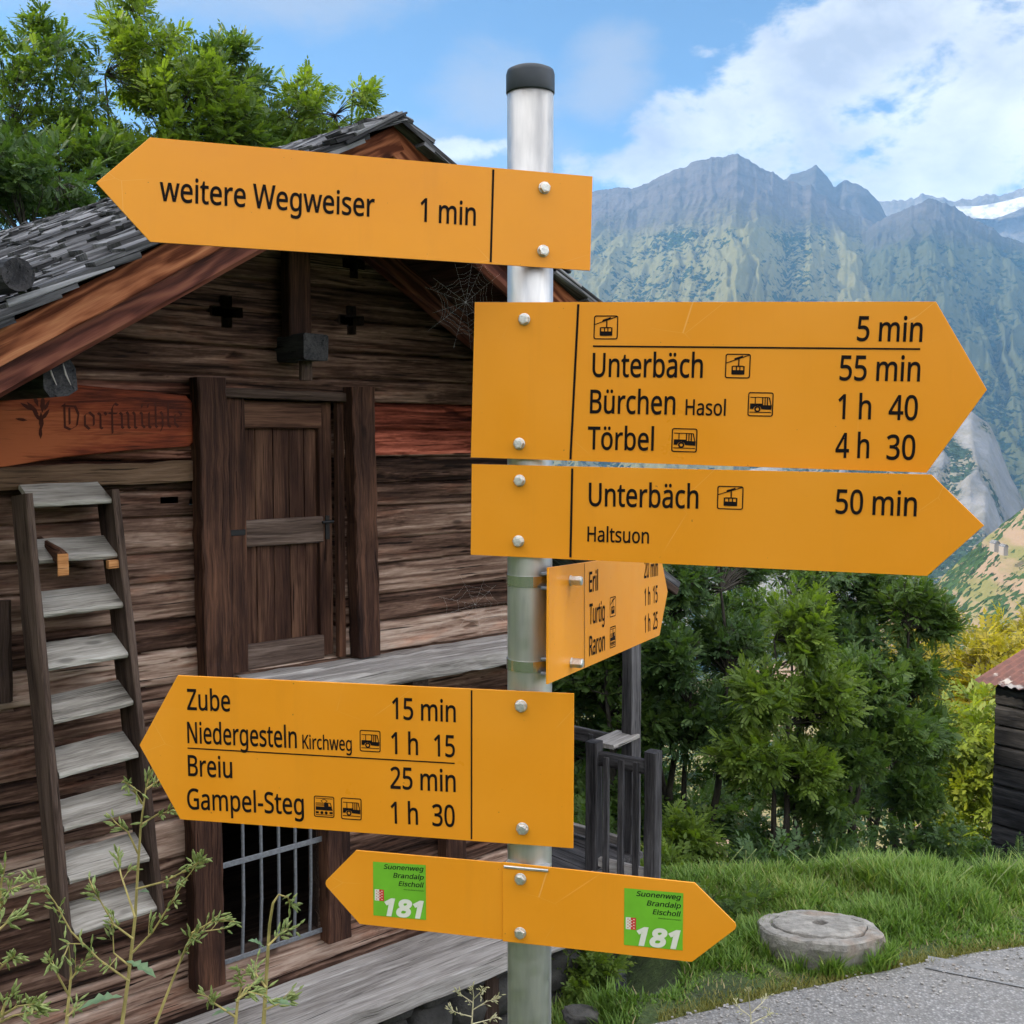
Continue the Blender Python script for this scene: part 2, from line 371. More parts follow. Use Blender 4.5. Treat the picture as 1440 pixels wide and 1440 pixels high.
def leaf_mat(name, a, b_, c_, trans=.35, tcol=(1.2, 1.25, .35), rough=.5):
    m, t, b, o = mat(name); rv = t.attr('rnd', 'Fac')
    c = t.ramp(rv, [(0, a), (.5, b_), (1, c_)])
    tl = t.new('ShaderNodeBsdfTranslucent'); t.put(tl.inputs[0], t.mix(1, c, tcol, 'MULTIPLY'))
    t.put(b.inputs['Base Color'], c); b.inputs['Roughness'].default_value = rough; b.inputs['Specular IOR Level'].default_value = .35
    mx = t.new('ShaderNodeMixShader'); mx.inputs[0].default_value = trans
    t.l.new(b.outputs[0], mx.inputs[1]); t.l.new(tl.outputs[0], mx.inputs[2]); t.l.new(mx.outputs[0], o.inputs[0]); return m
M['leaf'] = leaf_mat('ash_leaf', (.050, .098, .026), (.085, .150, .036), (.14, .21, .046), .45)
M['leaf_dark'] = leaf_mat('dark_ash_leaf', (.040, .082, .028), (.066, .124, .040), (.11, .175, .050), .42)
M['leaf_light'] = leaf_mat('light_ash_leaf', (.085, .145, .028), (.135, .21, .036), (.21, .29, .05), .48)
M['leaf_sunlit'] = leaf_mat('sunlit_yellow_leaf', (.17, .16, .016), (.28, .24, .025), (.42, .33, .04), .5)  # yellow of sunlight put into the leaf colour
M['weed_leaf'] = leaf_mat('weed_leaf', (.10, .17, .09), (.15, .235, .12), (.20, .29, .15), .3, (1.1, 1.15, .7))
M['bud'] = leaf_mat('weed_bud', (.13, .20, .055), (.22, .28, .085), (.36, .37, .15), .25, (1.1, 1.1, .6))
M['stem'] = simple('weed_stem', (.34, .28, .10), .6, var=.35, vs=25)
M['drystem'] = simple('dry_weed', (.42, .38, .24), .7, var=.3)
M['grass'] = leaf_mat('grass_blade', (.095, .18, .026), (.17, .285, .048), (.38, .39, .12), .35, (1.1, 1.2, .5))
M['bark'] = wood('ash_bark', (.016, .014, .012), (.05, .044, .037), (.11, .10, .085), 6, 40, rough=.9)

# ------------------------------------------------------------------ ground
def terr(X, Y):
    X = np.asarray(X, float); Y = np.asarray(Y, float)
    yard = -3.6 - .03 * (Y - 7) - .45 * np.maximum(Y - 8.8, 0) ** 1.0 * sstep(Y, 8.4, 9.6)
    yard = yard - .45 * np.maximum(sstep(X, .80, .25) * sstep(Y, 5.6, 6.6), sstep(X, 1.3, .65) * sstep(Y, 6.8, 7.5))                    # the stream's hollow beside the deck
    left = np.maximum(-X - 3.5, 0); yard = yard + .42 * left + .3 * np.maximum(Y - 9, 0) * sstep(X, -2, -8)
    bank = -1.75 + .25 * np.maximum(-Y, 0) * 1.0 + .2 * np.maximum(-X - 3, 0)
    k = sstep(Y + .15 * np.abs(X), 2.0, 5.0)
    z = bank * (1 - k) + yard * k
    return z + .05 * (fbm(X * .9 + 40, Y * .9 + 40, 3) - .5)
def grid(xs, ys, zf):
    X, Y = np.meshgrid(xs, ys); Z = zf(X, Y); V = np.stack([X, Y, Z], -1).reshape(-1, 3); nx, ny = len(xs), len(ys)
    i = np.arange(nx * ny).reshape(ny, nx); Fq = np.stack([i[:-1, :-1], i[:-1, 1:], i[1:, 1:], i[1:, :-1]], -1).reshape(-1, 4)
    return V, Fq
def ground_mat():
    m, t, b, o = mat('meadow_soil'); tcx = t.new('ShaderNodeTexCoord').outputs['Object']
    n = t.noise(tcx, 1.5, 8, .65); n2 = t.noise(tcx, 22, 5, .65)
    c = t.ramp(t.math('ADD', t.math('MULTIPLY', n, .6), t.math('MULTIPLY', n2, .4)), [(.32, (.022, .026, .012)), (.5, (.052, .085, .022)), (.66, (.11, .14, .04))])
    c = t.mix(t.maprange(n, .58, .7, 0, .7), c, (.10, .078, .05))
    t.put(b.inputs['Base Color'], c); b.inputs['Roughness'].default_value = .95; t.put(b.inputs['Normal'], t.bump(n2, .8, .05)); return m
M['ground'] = ground_mat()
xs = np.concatenate([np.linspace(-140, -14, 30), np.linspace(-13, 13, 150), np.linspace(14, 160, 34)])
ys = np.concatenate([np.linspace(-60, -4, 16), np.linspace(-3.5, 16, 120), np.linspace(17, 320, 60)])
V, Fq = grid(xs, ys, terr)
tag(make('ground', V, Fq, M['ground'], None, True), kind='structure')

def road_mat():
    m, t, b, o = mat('worn_asphalt'); tcx = t.new('ShaderNodeTexCoord').outputs['Object']
    v = t.voro(tcx, 48); n = t.noise(tcx, 1.3, 6, .6); n2 = t.noise(tcx, 130, 3, .6); vc = t.voro(tcx, 48, out=1)
    st = t.sep(vc)[0]
    c = t.mix(t.maprange(st, 0, 1), (.19, .187, .185), (.43, .42, .41)); c = t.mix(t.maprange(v, .25, .5, 0, .55), c, (.10, .098, .098))
    c = t.mix(t.maprange(n, .40, .64, 0, .55), c, (.20, .19, .175))
    t.put(b.inputs['Base Color'], c); b.inputs['Roughness'].default_value = .9; t.put(b.inputs['Normal'], t.bump(t.math('SUBTRACT', n2, v), .8, .01)); return m
M['road'] = road_mat()
edge_px = [(560, 1560), (760, 1494), (915, 1446), (1070, 1404), (1185, 1378), (1300, 1354), (1370, 1341), (1450, 1328), (1560, 1314)]
edge = np.array([on_z(x, y, -3.6)[:2] for x, y in edge_px])
ex = np.linspace(edge[0, 0], 6.0, 120); ey = np.interp(ex, edge[:, 0], edge[:, 1]) + .05 * (fbm(ex * 4, ex * 0 + 3.3, 4) - .5)
V = []; NR = 26
for x, y in zip(ex, ey):
    for k in range(NR):
        yy = y - (y - 4.4) * (k / (NR - 1)) ** 1.3; zz = float(terr(x, yy)) + .022 + (-.018 if k == 0 else 0)
        V.append((x, yy, zz))
i = np.arange(len(ex) * NR).reshape(len(ex), NR); Fq = np.stack([i[:-1, 1:], i[1:, 1:], i[1:, :-1], i[:-1, :-1]], -1).reshape(-1, 4)
tag(make('road', V, Fq[:, ::-1].copy(), M['road'], None, True), kind='structure')
# a concrete drain strip let into the road
d0, d1 = on_z(1303, 1353, -3.575), on_z(1500, 1392, -3.575); sv = unit(np.cross(d1 - d0, (0, 0, 1)))
V = []; nd = 24
for k in range(nd):
    p = d0 + (d1 - d0) * k / (nd - 1)
    for s_ in (-.10, -.04, .04, .10):
        q = p + sv * s_; V.append((q[0], q[1], float(terr(q[0], q[1])) + .03 - .012 * (abs(s_) < .05)))
Fq = [(a * 4 + j, a * 4 + j + 1, a * 4 + 5 + j, a * 4 + 4 + j) for a in range(nd - 1) for j in range(3)]
M['concrete'] = simple('grey_concrete', (.20, .20, .20), .9, var=.3, vs=9, bump=.5)
tag(make('drain_strip', V, Fq, M['concrete'], None, True), kind='structure')

# stream beside the deck
m_, t_, b_, o_ = mat('stream_water'); _tc = t_.new('ShaderNodeTexCoord').outputs['Object']; _n = t_.noise(t_.scale(_tc, (9, 4, 9)), 1, 5, .65)
t_.put(b_.inputs['Base Color'], t_.mix(t_.maprange(_n, .42, .56), (.03, .035, .035), (.16, .17, .18))); b_.inputs['Roughness'].default_value = .15  # paler blotches put foam and sky reflection into the water colour
t_.put(b_.inputs['Normal'], t_.bump(_n, .5, .03)); M['water'] = m_
c0 = on_z(885, 1378, -3.98); ang = np.linspace(0, 2 * math.pi, 29)[:-1]
V = [c0] + [c0 + np.array([math.cos(a) * (.17 + .05 * math.sin(3 * a)), math.sin(a) * (.26 + .07 * math.cos(2 * a)), 0]) for a in ang]
tag(make('stream_water', V, [(0, 1 + j, 1 + (j + 1) % 28) for j in range(28)], M['water']), kind='structure')
# pale path below the trees
c0 = at(1345, 1212, 13.5)
V, Fq = grid(np.linspace(c0[0] - .75, c0[0] + .7, 14), np.linspace(12.4, 15.5, 20), lambda X, Y: terr(X, Y) + .35 + .05 * fbm(X * 3, Y * 3, 3))
M['pale'] = simple('pale_gravel', (.52, .53, .56), .9, var=.25, vs=8, bump=.5)
tag(make('gravel_path', V, Fq, M['pale'], None, True), kind='structure')

# an added hill, out of view left and behind the camera, shaped to shade the yard
SD = np.array([-TOSUN.x, -TOSUN.y]); SD /= np.linalg.norm(SD); SN = np.array([-SD[1], SD[0]])
def shade_hill(nx=70, ny=36):
    V = []
    for i_ in range(nx):
        a = -230 + 460 * i_ / (nx - 1)
        for j in range(ny):
            s_ = -170 + 150 * j / (ny - 1)
            prof = sstep(s_, -20, -75) * (1.0 - .25 * sstep(s_, -95, -170))
            crest = 50.3 + 3.0 * (float(fbm(np.array(a * .05), np.array(3.3), 3)) - .5)
            p = SD * s_ + SN * a; crest -= 4.2 * float(sstep(np.array(a), 6.6, 11.0)); V.append((p[0], p[1], -14 + (crest + 14) * prof * sstep(p[1], 50, 38)))  # crest dips here to let sun onto the treetops
    idx = np.arange(nx * ny).reshape(nx, ny)
    return V, np.stack([idx[:-1, :-1], idx[1:, :-1], idx[1:, 1:], idx[:-1, 1:]], -1).reshape(-1, 4)
V, Fq = shade_hill()
V = np.array(V); keep = np.ones(len(Fq), bool)
for q in range(4):
    p = V[Fq[:, q]]; keep &= ~((p[:, 1] > 0) & (p[:, 0] > -.75 * p[:, 1]))      # it stays left of the view
tag(make('added_hill', V, Fq[keep], M['ground'], None, True), kind='structure')

# ------------------------------------------------------------------ mountains
def mountain_mat(name, rock, forest, meadow, tree_z, meadow_amt=.5, fs=.085, rock_amt=.0, ns=1.0, bands=0):
    m, t, b, o = mat(name); g = t.new('ShaderNodeNewGeometry').outputs['Position']; z = t.sep(g)[2]
    n = t.noise(g, .0016 * ns, 7, .6, .3); n2 = t.noise(g, .006 * ns, 7, .66, .4); n3 = t.noise(g, .03 * ns, 6, .65); gul = t.attr('gully', 'Fac')
    vo = t.voro(g, fs); vc = t.sep(t.voro(g, fs, out=1))[0]
    fcol = t.mix(t.sep(t.voro(g, fs, out=1))[1], tuple(x * .6 for x in forest), tuple(x * 1.5 for x in forest))
    mcol = t.mix(n3, tuple(x * .7 for x in meadow), tuple(x * 1.25 for x in meadow))
    rcol = t.mix(t.maprange(n2, .35, .65), tuple(x * .6 for x in rock), tuple(x * 1.35 for x in rock))
    rcol = t.mix(t.maprange(n3, .35, .65, 0, .4), rcol, tuple(x * 1.6 for x in rock))
    mk = t.math('ADD', t.math('MULTIPLY', n2, .6), t.math('MULTIPLY', n3, .4))
    mk = t.math('ADD', mk, t.math('MULTIPLY', t.math('SUBTRACT', gul, .5), .35))
    dens = t.maprange(mk, .62 - .1 * meadow_amt, .40 - .1 * meadow_amt, -.05, 1.15)
    if bands:
        bn_ = t.noise(t.scale(g, (.004, .004, .030)), 1, 4, .6); dens = t.math('ADD', dens, t.math('MULTIPLY', t.math('SUBTRACT', bn_, .5), bands * 4))
        mcol = t.mix(t.maprange(t.noise(t.scale(g, (.006, .006, .05), (3, 1, 2)), 1, 4, .6), .42, .58), mcol, (.20, .145, .10))
    fm = t.maprange(t.math('SUBTRACT', vc, dens), -.04, .04, 0, 1)
    vc2 = t.sep(t.voro(g, fs * .9, out=1))[1]
    low = t.mix(fm, fcol, mcol)
    hz = t.math('ADD', z, t.math('MULTIPLY', t.math('SUBTRACT', n, .5), tree_z[1] * 3))
    hz = t.math('ADD', hz, t.math('MULTIPLY', t.math('SUBTRACT', n2, .5), tree_z[1] * 1.5))
    rk = t.maprange(hz, tree_z[0] - tree_z[1], tree_z[0] + tree_z[1], 0, 1)
    if rock_amt: rk = t.math('MAXIMUM', rk, t.maprange(t.math('ADD', t.math('MULTIPLY', n2, .7), t.math('MULTIPLY', gul, .3)), .62 - rock_amt, .68 - rock_amt, 0, 1))
    sub = t.mix(t.maprange(n3, .4, .6, 0, .6), rcol, tuple(x * .8 for x in meadow))
    upper = t.mix(t.maprange(hz, tree_z[0] + tree_z[1], tree_z[0] + 3.5 * tree_z[1]), sub, rcol)
    t.put(b.inputs['Base Color'], t.mix(rk, low, upper)); b.inputs['Roughness'].default_value = 1; b.inputs['Specular IOR Level'].default_value = 0
    hb = t.math('ADD', t.math('MULTIPLY', t.math('SUBTRACT', 1, vo), t.math('MULTIPLY', t.math('SUBTRACT', 1, t.math('MAXIMUM', fm, rk)), .9)), t.math('MULTIPLY', n2, 2.0))
    hb = t.math('ADD', hb, t.math('MULTIPLY', n3, t.math('ADD', .3, rk)))
    t.put(b.inputs['Normal'], t.bump(hb, 1.0, 9 * .085 / fs)); return m
def massif(name, prof, r_top, r_bot, z_bot, mtl, az0, az1, naz=360, nr=150, spur=.16, power=1.15, seed=0, jag=.004, lean=.0, spf=30):
    """a mountain front: skyline given as (px,py) seen at distance r_top, spurs and gullies running down to r_bot"""
    pa = np.array([math.atan((x - 720) / F) for x, y in prof])
    ph = np.array([(614 - y) / F * math.cos(math.atan((x - 720) / F)) for x, y in prof])
    A = np.linspace(az0, az1, naz); T = np.linspace(0, 1, nr)
    AA, TT = np.meshgrid(A, T, indexing='ij')
    a_pk = pa[int(np.argmax(ph))]; fan = (AA - a_pk) * (.75 + 1.5 * TT ** 2)
    wx = 1.0 * (fbm(AA * 16 + seed, TT * 5 + seed, 4) - .5) * 2
    rs = ridged(fan * spf * .55 + seed + wx, TT * 1.5 + seed + wx * .6, 6, .52)     # spurs fanning out from the summit
    top = np.interp(A + lean * 0, pa, ph)
    top = top + jag * (ridged(A * 75 + seed, A * 0 + 5 + seed, 6, .62) - .62) * 1.5
    H = (top * r_top)[:, None]
    tt = TT ** power
    Z = z_bot + (H - z_bot) * tt
    env = np.sin(np.pi * np.clip(TT, 0, 1)) ** .7
    Z = Z + (rs - .62) * spur * (H - z_bot) * env
    Z = Z + (ridged(fan * spf * 3.1 + seed + 2 * wx, TT * 11 + seed + wx, 6, .6) - .6) * spur * .12 * (H - z_bot) * env
    rr = r_bot + (r_top - r_bot) * TT + 0 * AA
    rr = rr + (rs - .6) * .05 * (r_top - r_bot) * env
    V = np.stack([np.sin(AA) * rr, np.cos(AA) * rr, Z], -1)
    # a short back slope so that the crest is solid
    back = V[:, -1:, :] * 1.12; back[..., 2] = z_bot
    V = np.concatenate([V, back], 1); g = np.concatenate([rs, rs[:, -1:]], 1)
    n_, k = V.shape[:2]; i_ = np.arange(n_ * k).reshape(n_, k)
    Fq = np.stack([i_[:-1, :-1], i_[1:, :-1], i_[1:, 1:], i_[:-1, 1:]], -1).reshape(-1, 4)
    return tag(make(name, V.reshape(-1, 3), Fq, mtl, None, True, {'gully': g.ravel()}), kind='structure')
pxaz = lambda x: math.atan((x - 720) / F)
M['mt_main'] = mountain_mat('alpine_slope', (.062, .056, .056), (.013, .025, .014), (.105, .10, .045), (990, 60), .7, .055)
M['mt_dark'] = mountain_mat('shaded_wooded_spur', (.052, .05, .052), (.011, .021, .014), (.05, .055, .028), (880, 60), .3, .055)  # darker than the alpine slope: shade on these ridges put into the colours
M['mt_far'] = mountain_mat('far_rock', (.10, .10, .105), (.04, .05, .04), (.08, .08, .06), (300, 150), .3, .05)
M['mt_cliff'] = mountain_mat('grey_cliff', (.13, .128, .13), (.022, .036, .022), (.13, .12, .09), (900, 80), .1, .12, .12)
M['mt_sunny'] = mountain_mat('terraced_slope', (.16, .125, .09), (.028, .05, .017), (.13, .125, .05), (500, 50), .45, .16, 0, 3.0, 1.0)
massif('mountain', [(-400, 430), (200, 350), (600, 300), (800, 283), (835, 276), (905, 268), (945, 246), (975, 236), (1010, 228), (1030, 224), (1044, 229), (1060, 243), (1080, 249), (1100, 262), (1135, 270), (1180, 300), (1300, 360), (1500, 470), (1900, 600)],
       6200, 2300, -350, M['mt_main'], pxaz(560), pxaz(1640), 620, 240, .17, 1.1, 3, .005)
massif('mountain', [(900, 330), (1060, 285), (1095, 262), (1118, 247), (1140, 243), (1152, 252), (1165, 268), (1180, 262), (1205, 270), (1228, 292), (1250, 330), (1400, 420), (1700, 520)],
       6900, 3400, -300, M['mt_dark'], pxaz(880), pxaz(1700), 260, 130, .13, 1.1, 11, .006)
massif('mountain', [(1080, 420), (1190, 345), (1245, 306), (1280, 291), (1302, 287), (1335, 300), (1380, 325), (1440, 352), (1600, 420), (1900, 560)],
       5900, 2600, -350, M['mt_dark'], pxaz(1040), pxaz(1700), 420, 220, .20, 1.1, 19, .005)
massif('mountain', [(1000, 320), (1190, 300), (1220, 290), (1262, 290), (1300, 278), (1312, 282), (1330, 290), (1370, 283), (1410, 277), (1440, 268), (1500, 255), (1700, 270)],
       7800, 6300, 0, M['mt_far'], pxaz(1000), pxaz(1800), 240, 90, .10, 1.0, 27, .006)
# glacier below the far crest
m_, t_, b_, o_ = mat('snow'); t_.put(b_.inputs['Base Color'], t_.mix(t_.maprange(t_.noise(t_.new('ShaderNodeNewGeometry').outputs['Position'], .009, 6, .7), .40, .56), (.14, .145, .155), (.36, .37, .39))); b_.inputs['Roughness'].default_value = .9; M['snow'] = m_
glp = [(1318, 294, 1322, 300), (1335, 290, 1338, 303), (1355, 289, 1358, 304), (1375, 289, 1378, 304), (1392, 286, 1396, 305), (1408, 283, 1412, 300), (1425, 279, 1428, 294), (1436, 276, 1440, 288), (1450, 273, 1454, 281)]
V = []
def on_far(x, y):                            # where the line of sight meets the far slope, a little proud of it
    prof_ = [(1190, 300), (1220, 290), (1262, 290), (1300, 278), (1312, 282), (1330, 290), (1370, 283), (1410, 277), (1440, 268), (1500, 255)]
    e_ = (614 - y) / F; h_ = (614 - np.interp(x, [p_[0] for p_ in prof_], [p_[1] for p_ in prof_])) / F * 7800; T_ = e_ * 6300 / (h_ - e_ * 1500)
    return at(x, y, (6300 + 1500 * min(T_, 1)) * math.cos(math.atan((x - 720) / F)) - 150)
for (a, b1, c_, d_) in glp: V += [on_far(a, b1 + 1), on_far((a + c_) / 2, (b1 + d_) / 2), on_far(c_, d_), on_far(c_, d_ + 3)]
Fq = [(k * 4 + j, k * 4 + j + 1, k * 4 + 5 + j, k * 4 + 4 + j) for k in range(len(glp) - 1) for j in range(3)]
tag(make('glacier', V, Fq, M['snow'], None, True), kind='structure')
massif('cliff', [(700, 900), (900, 760), (1000, 680), (1150, 625), (1250, 592), (1330, 578), (1366, 580), (1392, 600), (1410, 640), (1432, 690), (1460, 740), (1560, 850), (1640, 940)],
       2600, 1500, -500, M['mt_cliff'], pxaz(700), pxaz(1640), 240, 150, .14, .8, 35, .006)
massif('sunny_hill', [(700, 1010), (1000, 960), (1150, 925), (1300, 850), (1340, 800), (1365, 775), (1400, 748), (1440, 716), (1500, 680), (1700, 560), (1900, 480)],
       1250, 380, -330, M['mt_sunny'], pxaz(700), pxaz(1850), 260, 170, .05, 1.0, 43, .004)
# valley floor reaching to the foot of the mountains
V, Fq = grid(np.linspace(-9000, 9000, 40), np.linspace(250, 8600, 40), lambda X, Y: -345 + .0 * X)
tag(make('valley_floor', V, Fq, M['mt_dark'], None, True, {'gully': np.full(1600, .5)}), kind='structure')

# air: even haze between here and the peaks
def haze():
    x0, x1, y0, y1, z0, z1 = -9500, 9500, -700, 8900, -560, 1960
    V = [(x, y, z) for x in (x0, x1) for y in (y0, y1) for z in (z0, z1)]
    fs = [(0, 1, 3, 2), (4, 6, 7, 5), (0, 4, 5, 1), (2, 3, 7, 6), (0, 2, 6, 4), (1, 5, 7, 3)]
    m = bpy.data.materials.new('haze_air'); m.use_nodes = True; t = NT(m.node_tree); t.n.clear()
    o = t.new('ShaderNodeOutputMaterial'); pv = t.new('ShaderNodeVolumePrincipled')
    pv.inputs['Color'].default_value = (.28, .58, 1, 1); pv.inputs['Density'].default_value = HAZE; pv.inputs['Anisotropy'].default_value = .2
    t.l.new(pv.outputs[0], o.inputs['Volume'])
    return tag(make('haze', V, fs, m), kind='stuff')
HAZE = 5.0e-5
haze()
# ------------------------------------------------------------------ the log mill
AW = math.atan(1780 / F)
DU = np.array([math.sin(AW), math.cos(AW), 0]); DN = np.array([math.cos(AW), -math.sin(AW), 0]); DZ = np.array([0, 0, 1.])
OW = ray(318, 614); OW = OW / OW[1] * 6.45; OW[2] = 0
def wp(u, wv, z): return OW + DU * u + DN * wv + DZ * z
def on_w(x, y, wv):
    d = ray(x, y); o = OW + DN * wv; return d * ((o @ DN) / (d @ DN))
def uz(x, y, wv=0):
    p = on_w(x, y, wv) - OW; return float(p @ DU), float(p[2])
RU, RZ, RS = .42, 1.62, .595                  # ridge: u, height at the gable, slope
RW = 1.08                                     # gable overhang
SK = math.tan(R(6.0))                         # the old roof runs a little askew of the wall
RDIR = unit(-DN - DU * SK)                    # ridge direction, front to back
mill = thing('log_mill', wp(.4, 0, -3.5), 'dark weathered log mill building with plank door and grey shingle roof behind the signpost', 'mill')

# front wall: hewn logs as one relief
du_ = .0075; us = np.arange(-1.75, 2.32, du_); zs = np.arange(-3.46, 1.55, du_)
U, Z = np.meshgrid(us, zs)
seams = [1.6, 1.36, 1.14, .93, .73, .53, .36, .22, .04, -.13, -.31, -.46, -.66, -.83, -1.04, -1.22, -1.42, -1.62, -1.80, -2.02, -2.20, -2.43, -2.61, -2.83, -3.02, -3.17, -3.36, -3.6]
bz = np.array(seams[::-1]); cen = np.zeros_like(U, int); dist = np.full_like(U, 9.); tl = np.zeros_like(U)
edges = [b + .016 * (fbm(us * 1.1 + k * 7.7, us * 0 + k, 3) - .5) * 2 for k, b in enumerate(bz)]
for k in range(len(bz) - 1):
    lo, hi = edges[k][None, :], edges[k + 1][None, :]
    inn = (Z >= lo) & (Z < hi); cen[inn] = k
    t = (Z - lo) / (hi - lo); tl[inn] = t[inn]
    d_ = np.minimum(Z - lo, hi - Z); dist[inn] = d_[inn]
bul = 1 - np.abs(2 * tl - 1) ** 9
lw = rng.normal(0, .010, len(bz))[cen]; tint = rng.uniform(0, 1, len(bz))[cen]
gx = U * 1.7 + cen * 5.3; gzz = Z * 52 + 1.1 * (fbm(U * 1.5 + cen * 3, Z * 4, 3) - .5) * 3
gr = fbm(gx, gzz, 6, .62); gr2 = ridged(U * .8 + cen * 9, Z * 19 + .7 * (fbm(U * 1.6, Z * 5, 3) - .5) * 2.4, 3)
crk = sstep(gr2, .86, .95)
D = .016 * bul + lw + .010 * (gr - .5) - .016 * crk - .040 * (1 - sstep(dist, .002, .010))
D = D + .006 * (fbm(U * 2, Z * 5, 3) - .5)
red = ((Z < .215) & (Z > -.12) & (U > .9)) * .85 + ((Z < .04) & (Z > -.3) & (U > .9)) * .0
red = red + ((Z < .3) & (Z > -.2) & (U < -.2)) * .3
gap = []
def hole(u0, u1, z0, z1): gap.append((U > u0) & (U < u1) & (Z > z0) & (Z < z1))
for (x, y, a, b) in ((320, 438, .094, .088), (495.5, 450, .085, .085), (497, 372, .08, .085)):
    cu, cz = uz(x, y); hole(cu - a, cu + a, cz - .026, cz + .026); hole(cu - .026, cu + .026, cz - b, cz + b)
hole(-.10, .58, -3.13, -2.16)                                                 # lower window
for (x, y, a, b) in ((240, 704, .05, .014), (272, 706, .012, .013)):
    cu, cz = uz(x, y); hole(cu - a, cu + a, cz - b, cz + b)
DH = 0 * D; DH[(U > -.02) & (U < .80) & (Z > -1.40) & (Z < .235)] = -.16      # door recess
D = D + DH
Vw = (OW + U[..., None] * DU + Z[..., None] * DZ + (D - .02)[..., None] * DN).reshape(-1, 3)
ny, nx = U.shape; ii = np.arange(ny * nx).reshape(ny, nx)
bad = (Z > RZ - .06 - RS * np.abs(U - RU))
for g_ in gap: bad |= g_
qb = bad[:-1, :-1] | bad[1:, :-1] | bad[1:, 1:] | bad[:-1, 1:]
Fq = np.stack([ii[:-1, :-1], ii[:-1, 1:], ii[1:, 1:], ii[1:, :-1]], -1)[~qb]
tone = np.clip(.5 + (gr - .5) * 1.25 - .35 * crk, 0, 1)
wall = make('wall', Vw, Fq, M['wall'], mill, True, {'tone': tone.ravel(), 'tint': tint.ravel(), 'red': red.ravel(), 'gco': np.stack([U + cen * 7.1, Z, cen * 3.7], -1).reshape(-1, 3)})
# the cut thickness of the openings
b = MB()
def reveal(pts, d=.13):
    k = len(pts); V_ = [wp(u, .0, z) for u, z in pts] + [wp(u, -d, z) for u, z in pts]
    b.add(V_, [(j, (j + 1) % k, k + (j + 1) % k, k + j) for j in range(k)], [(u * .3 + 9, w_ * 4, z) for w_ in (0, d) for u, z in pts])
for (x, y, a, h_) in ((320, 438, .094, .088), (495.5, 450, .085, .085), (497, 372, .08, .085)):
    cu, cz = uz(x, y); q = .029; a += .003; h_ += .003
    reveal([(cu - q, cz + h_), (cu + q, cz + h_), (cu + q, cz + q), (cu + a, cz + q), (cu + a, cz - q), (cu + q, cz - q), (cu + q, cz - h_), (cu - q, cz - h_), (cu - q, cz - q), (cu - a, cz - q), (cu - a, cz + q), (cu - q, cz + q)])
    b.build('opening_reveal', M['dark'], mill); b = MB()
reveal([(-.105, -3.135), (.585, -3.135), (.585, -2.155), (-.105, -2.155)])
b.build('opening_reveal', M['dark'], mill)
# side and back walls of round-edged logs
b = MB()
for k in range(len(bz) - 1):
    zc, hh = (bz[k] + bz[k + 1]) / 2, bz[k + 1] - bz[k]
    if zc < .62:
        b.beam(wp(2.24, -.03, zc), wp(2.24, -4.2, zc), DZ, hh - .006, .14, .03, 4)
        b.beam(wp(-1.68, -.03, zc), wp(-1.68, -4.2, zc), DZ, hh - .006, .14, .03, 4)
    if zc < 1.5:
        hw = min(1.95, (RZ - .1 - zc) / RS)
        b.beam(wp(RU - hw, -4.2, zc), wp(RU + hw, -4.2, zc), DZ, hh - .006, .14, .03, 3)
b.beam(wp(-1.6, -2.1, -3.5), wp(2.2, -2.1, -3.5), DN, 4.1, .08)
b.build('side_wall', M['dark'], mill)

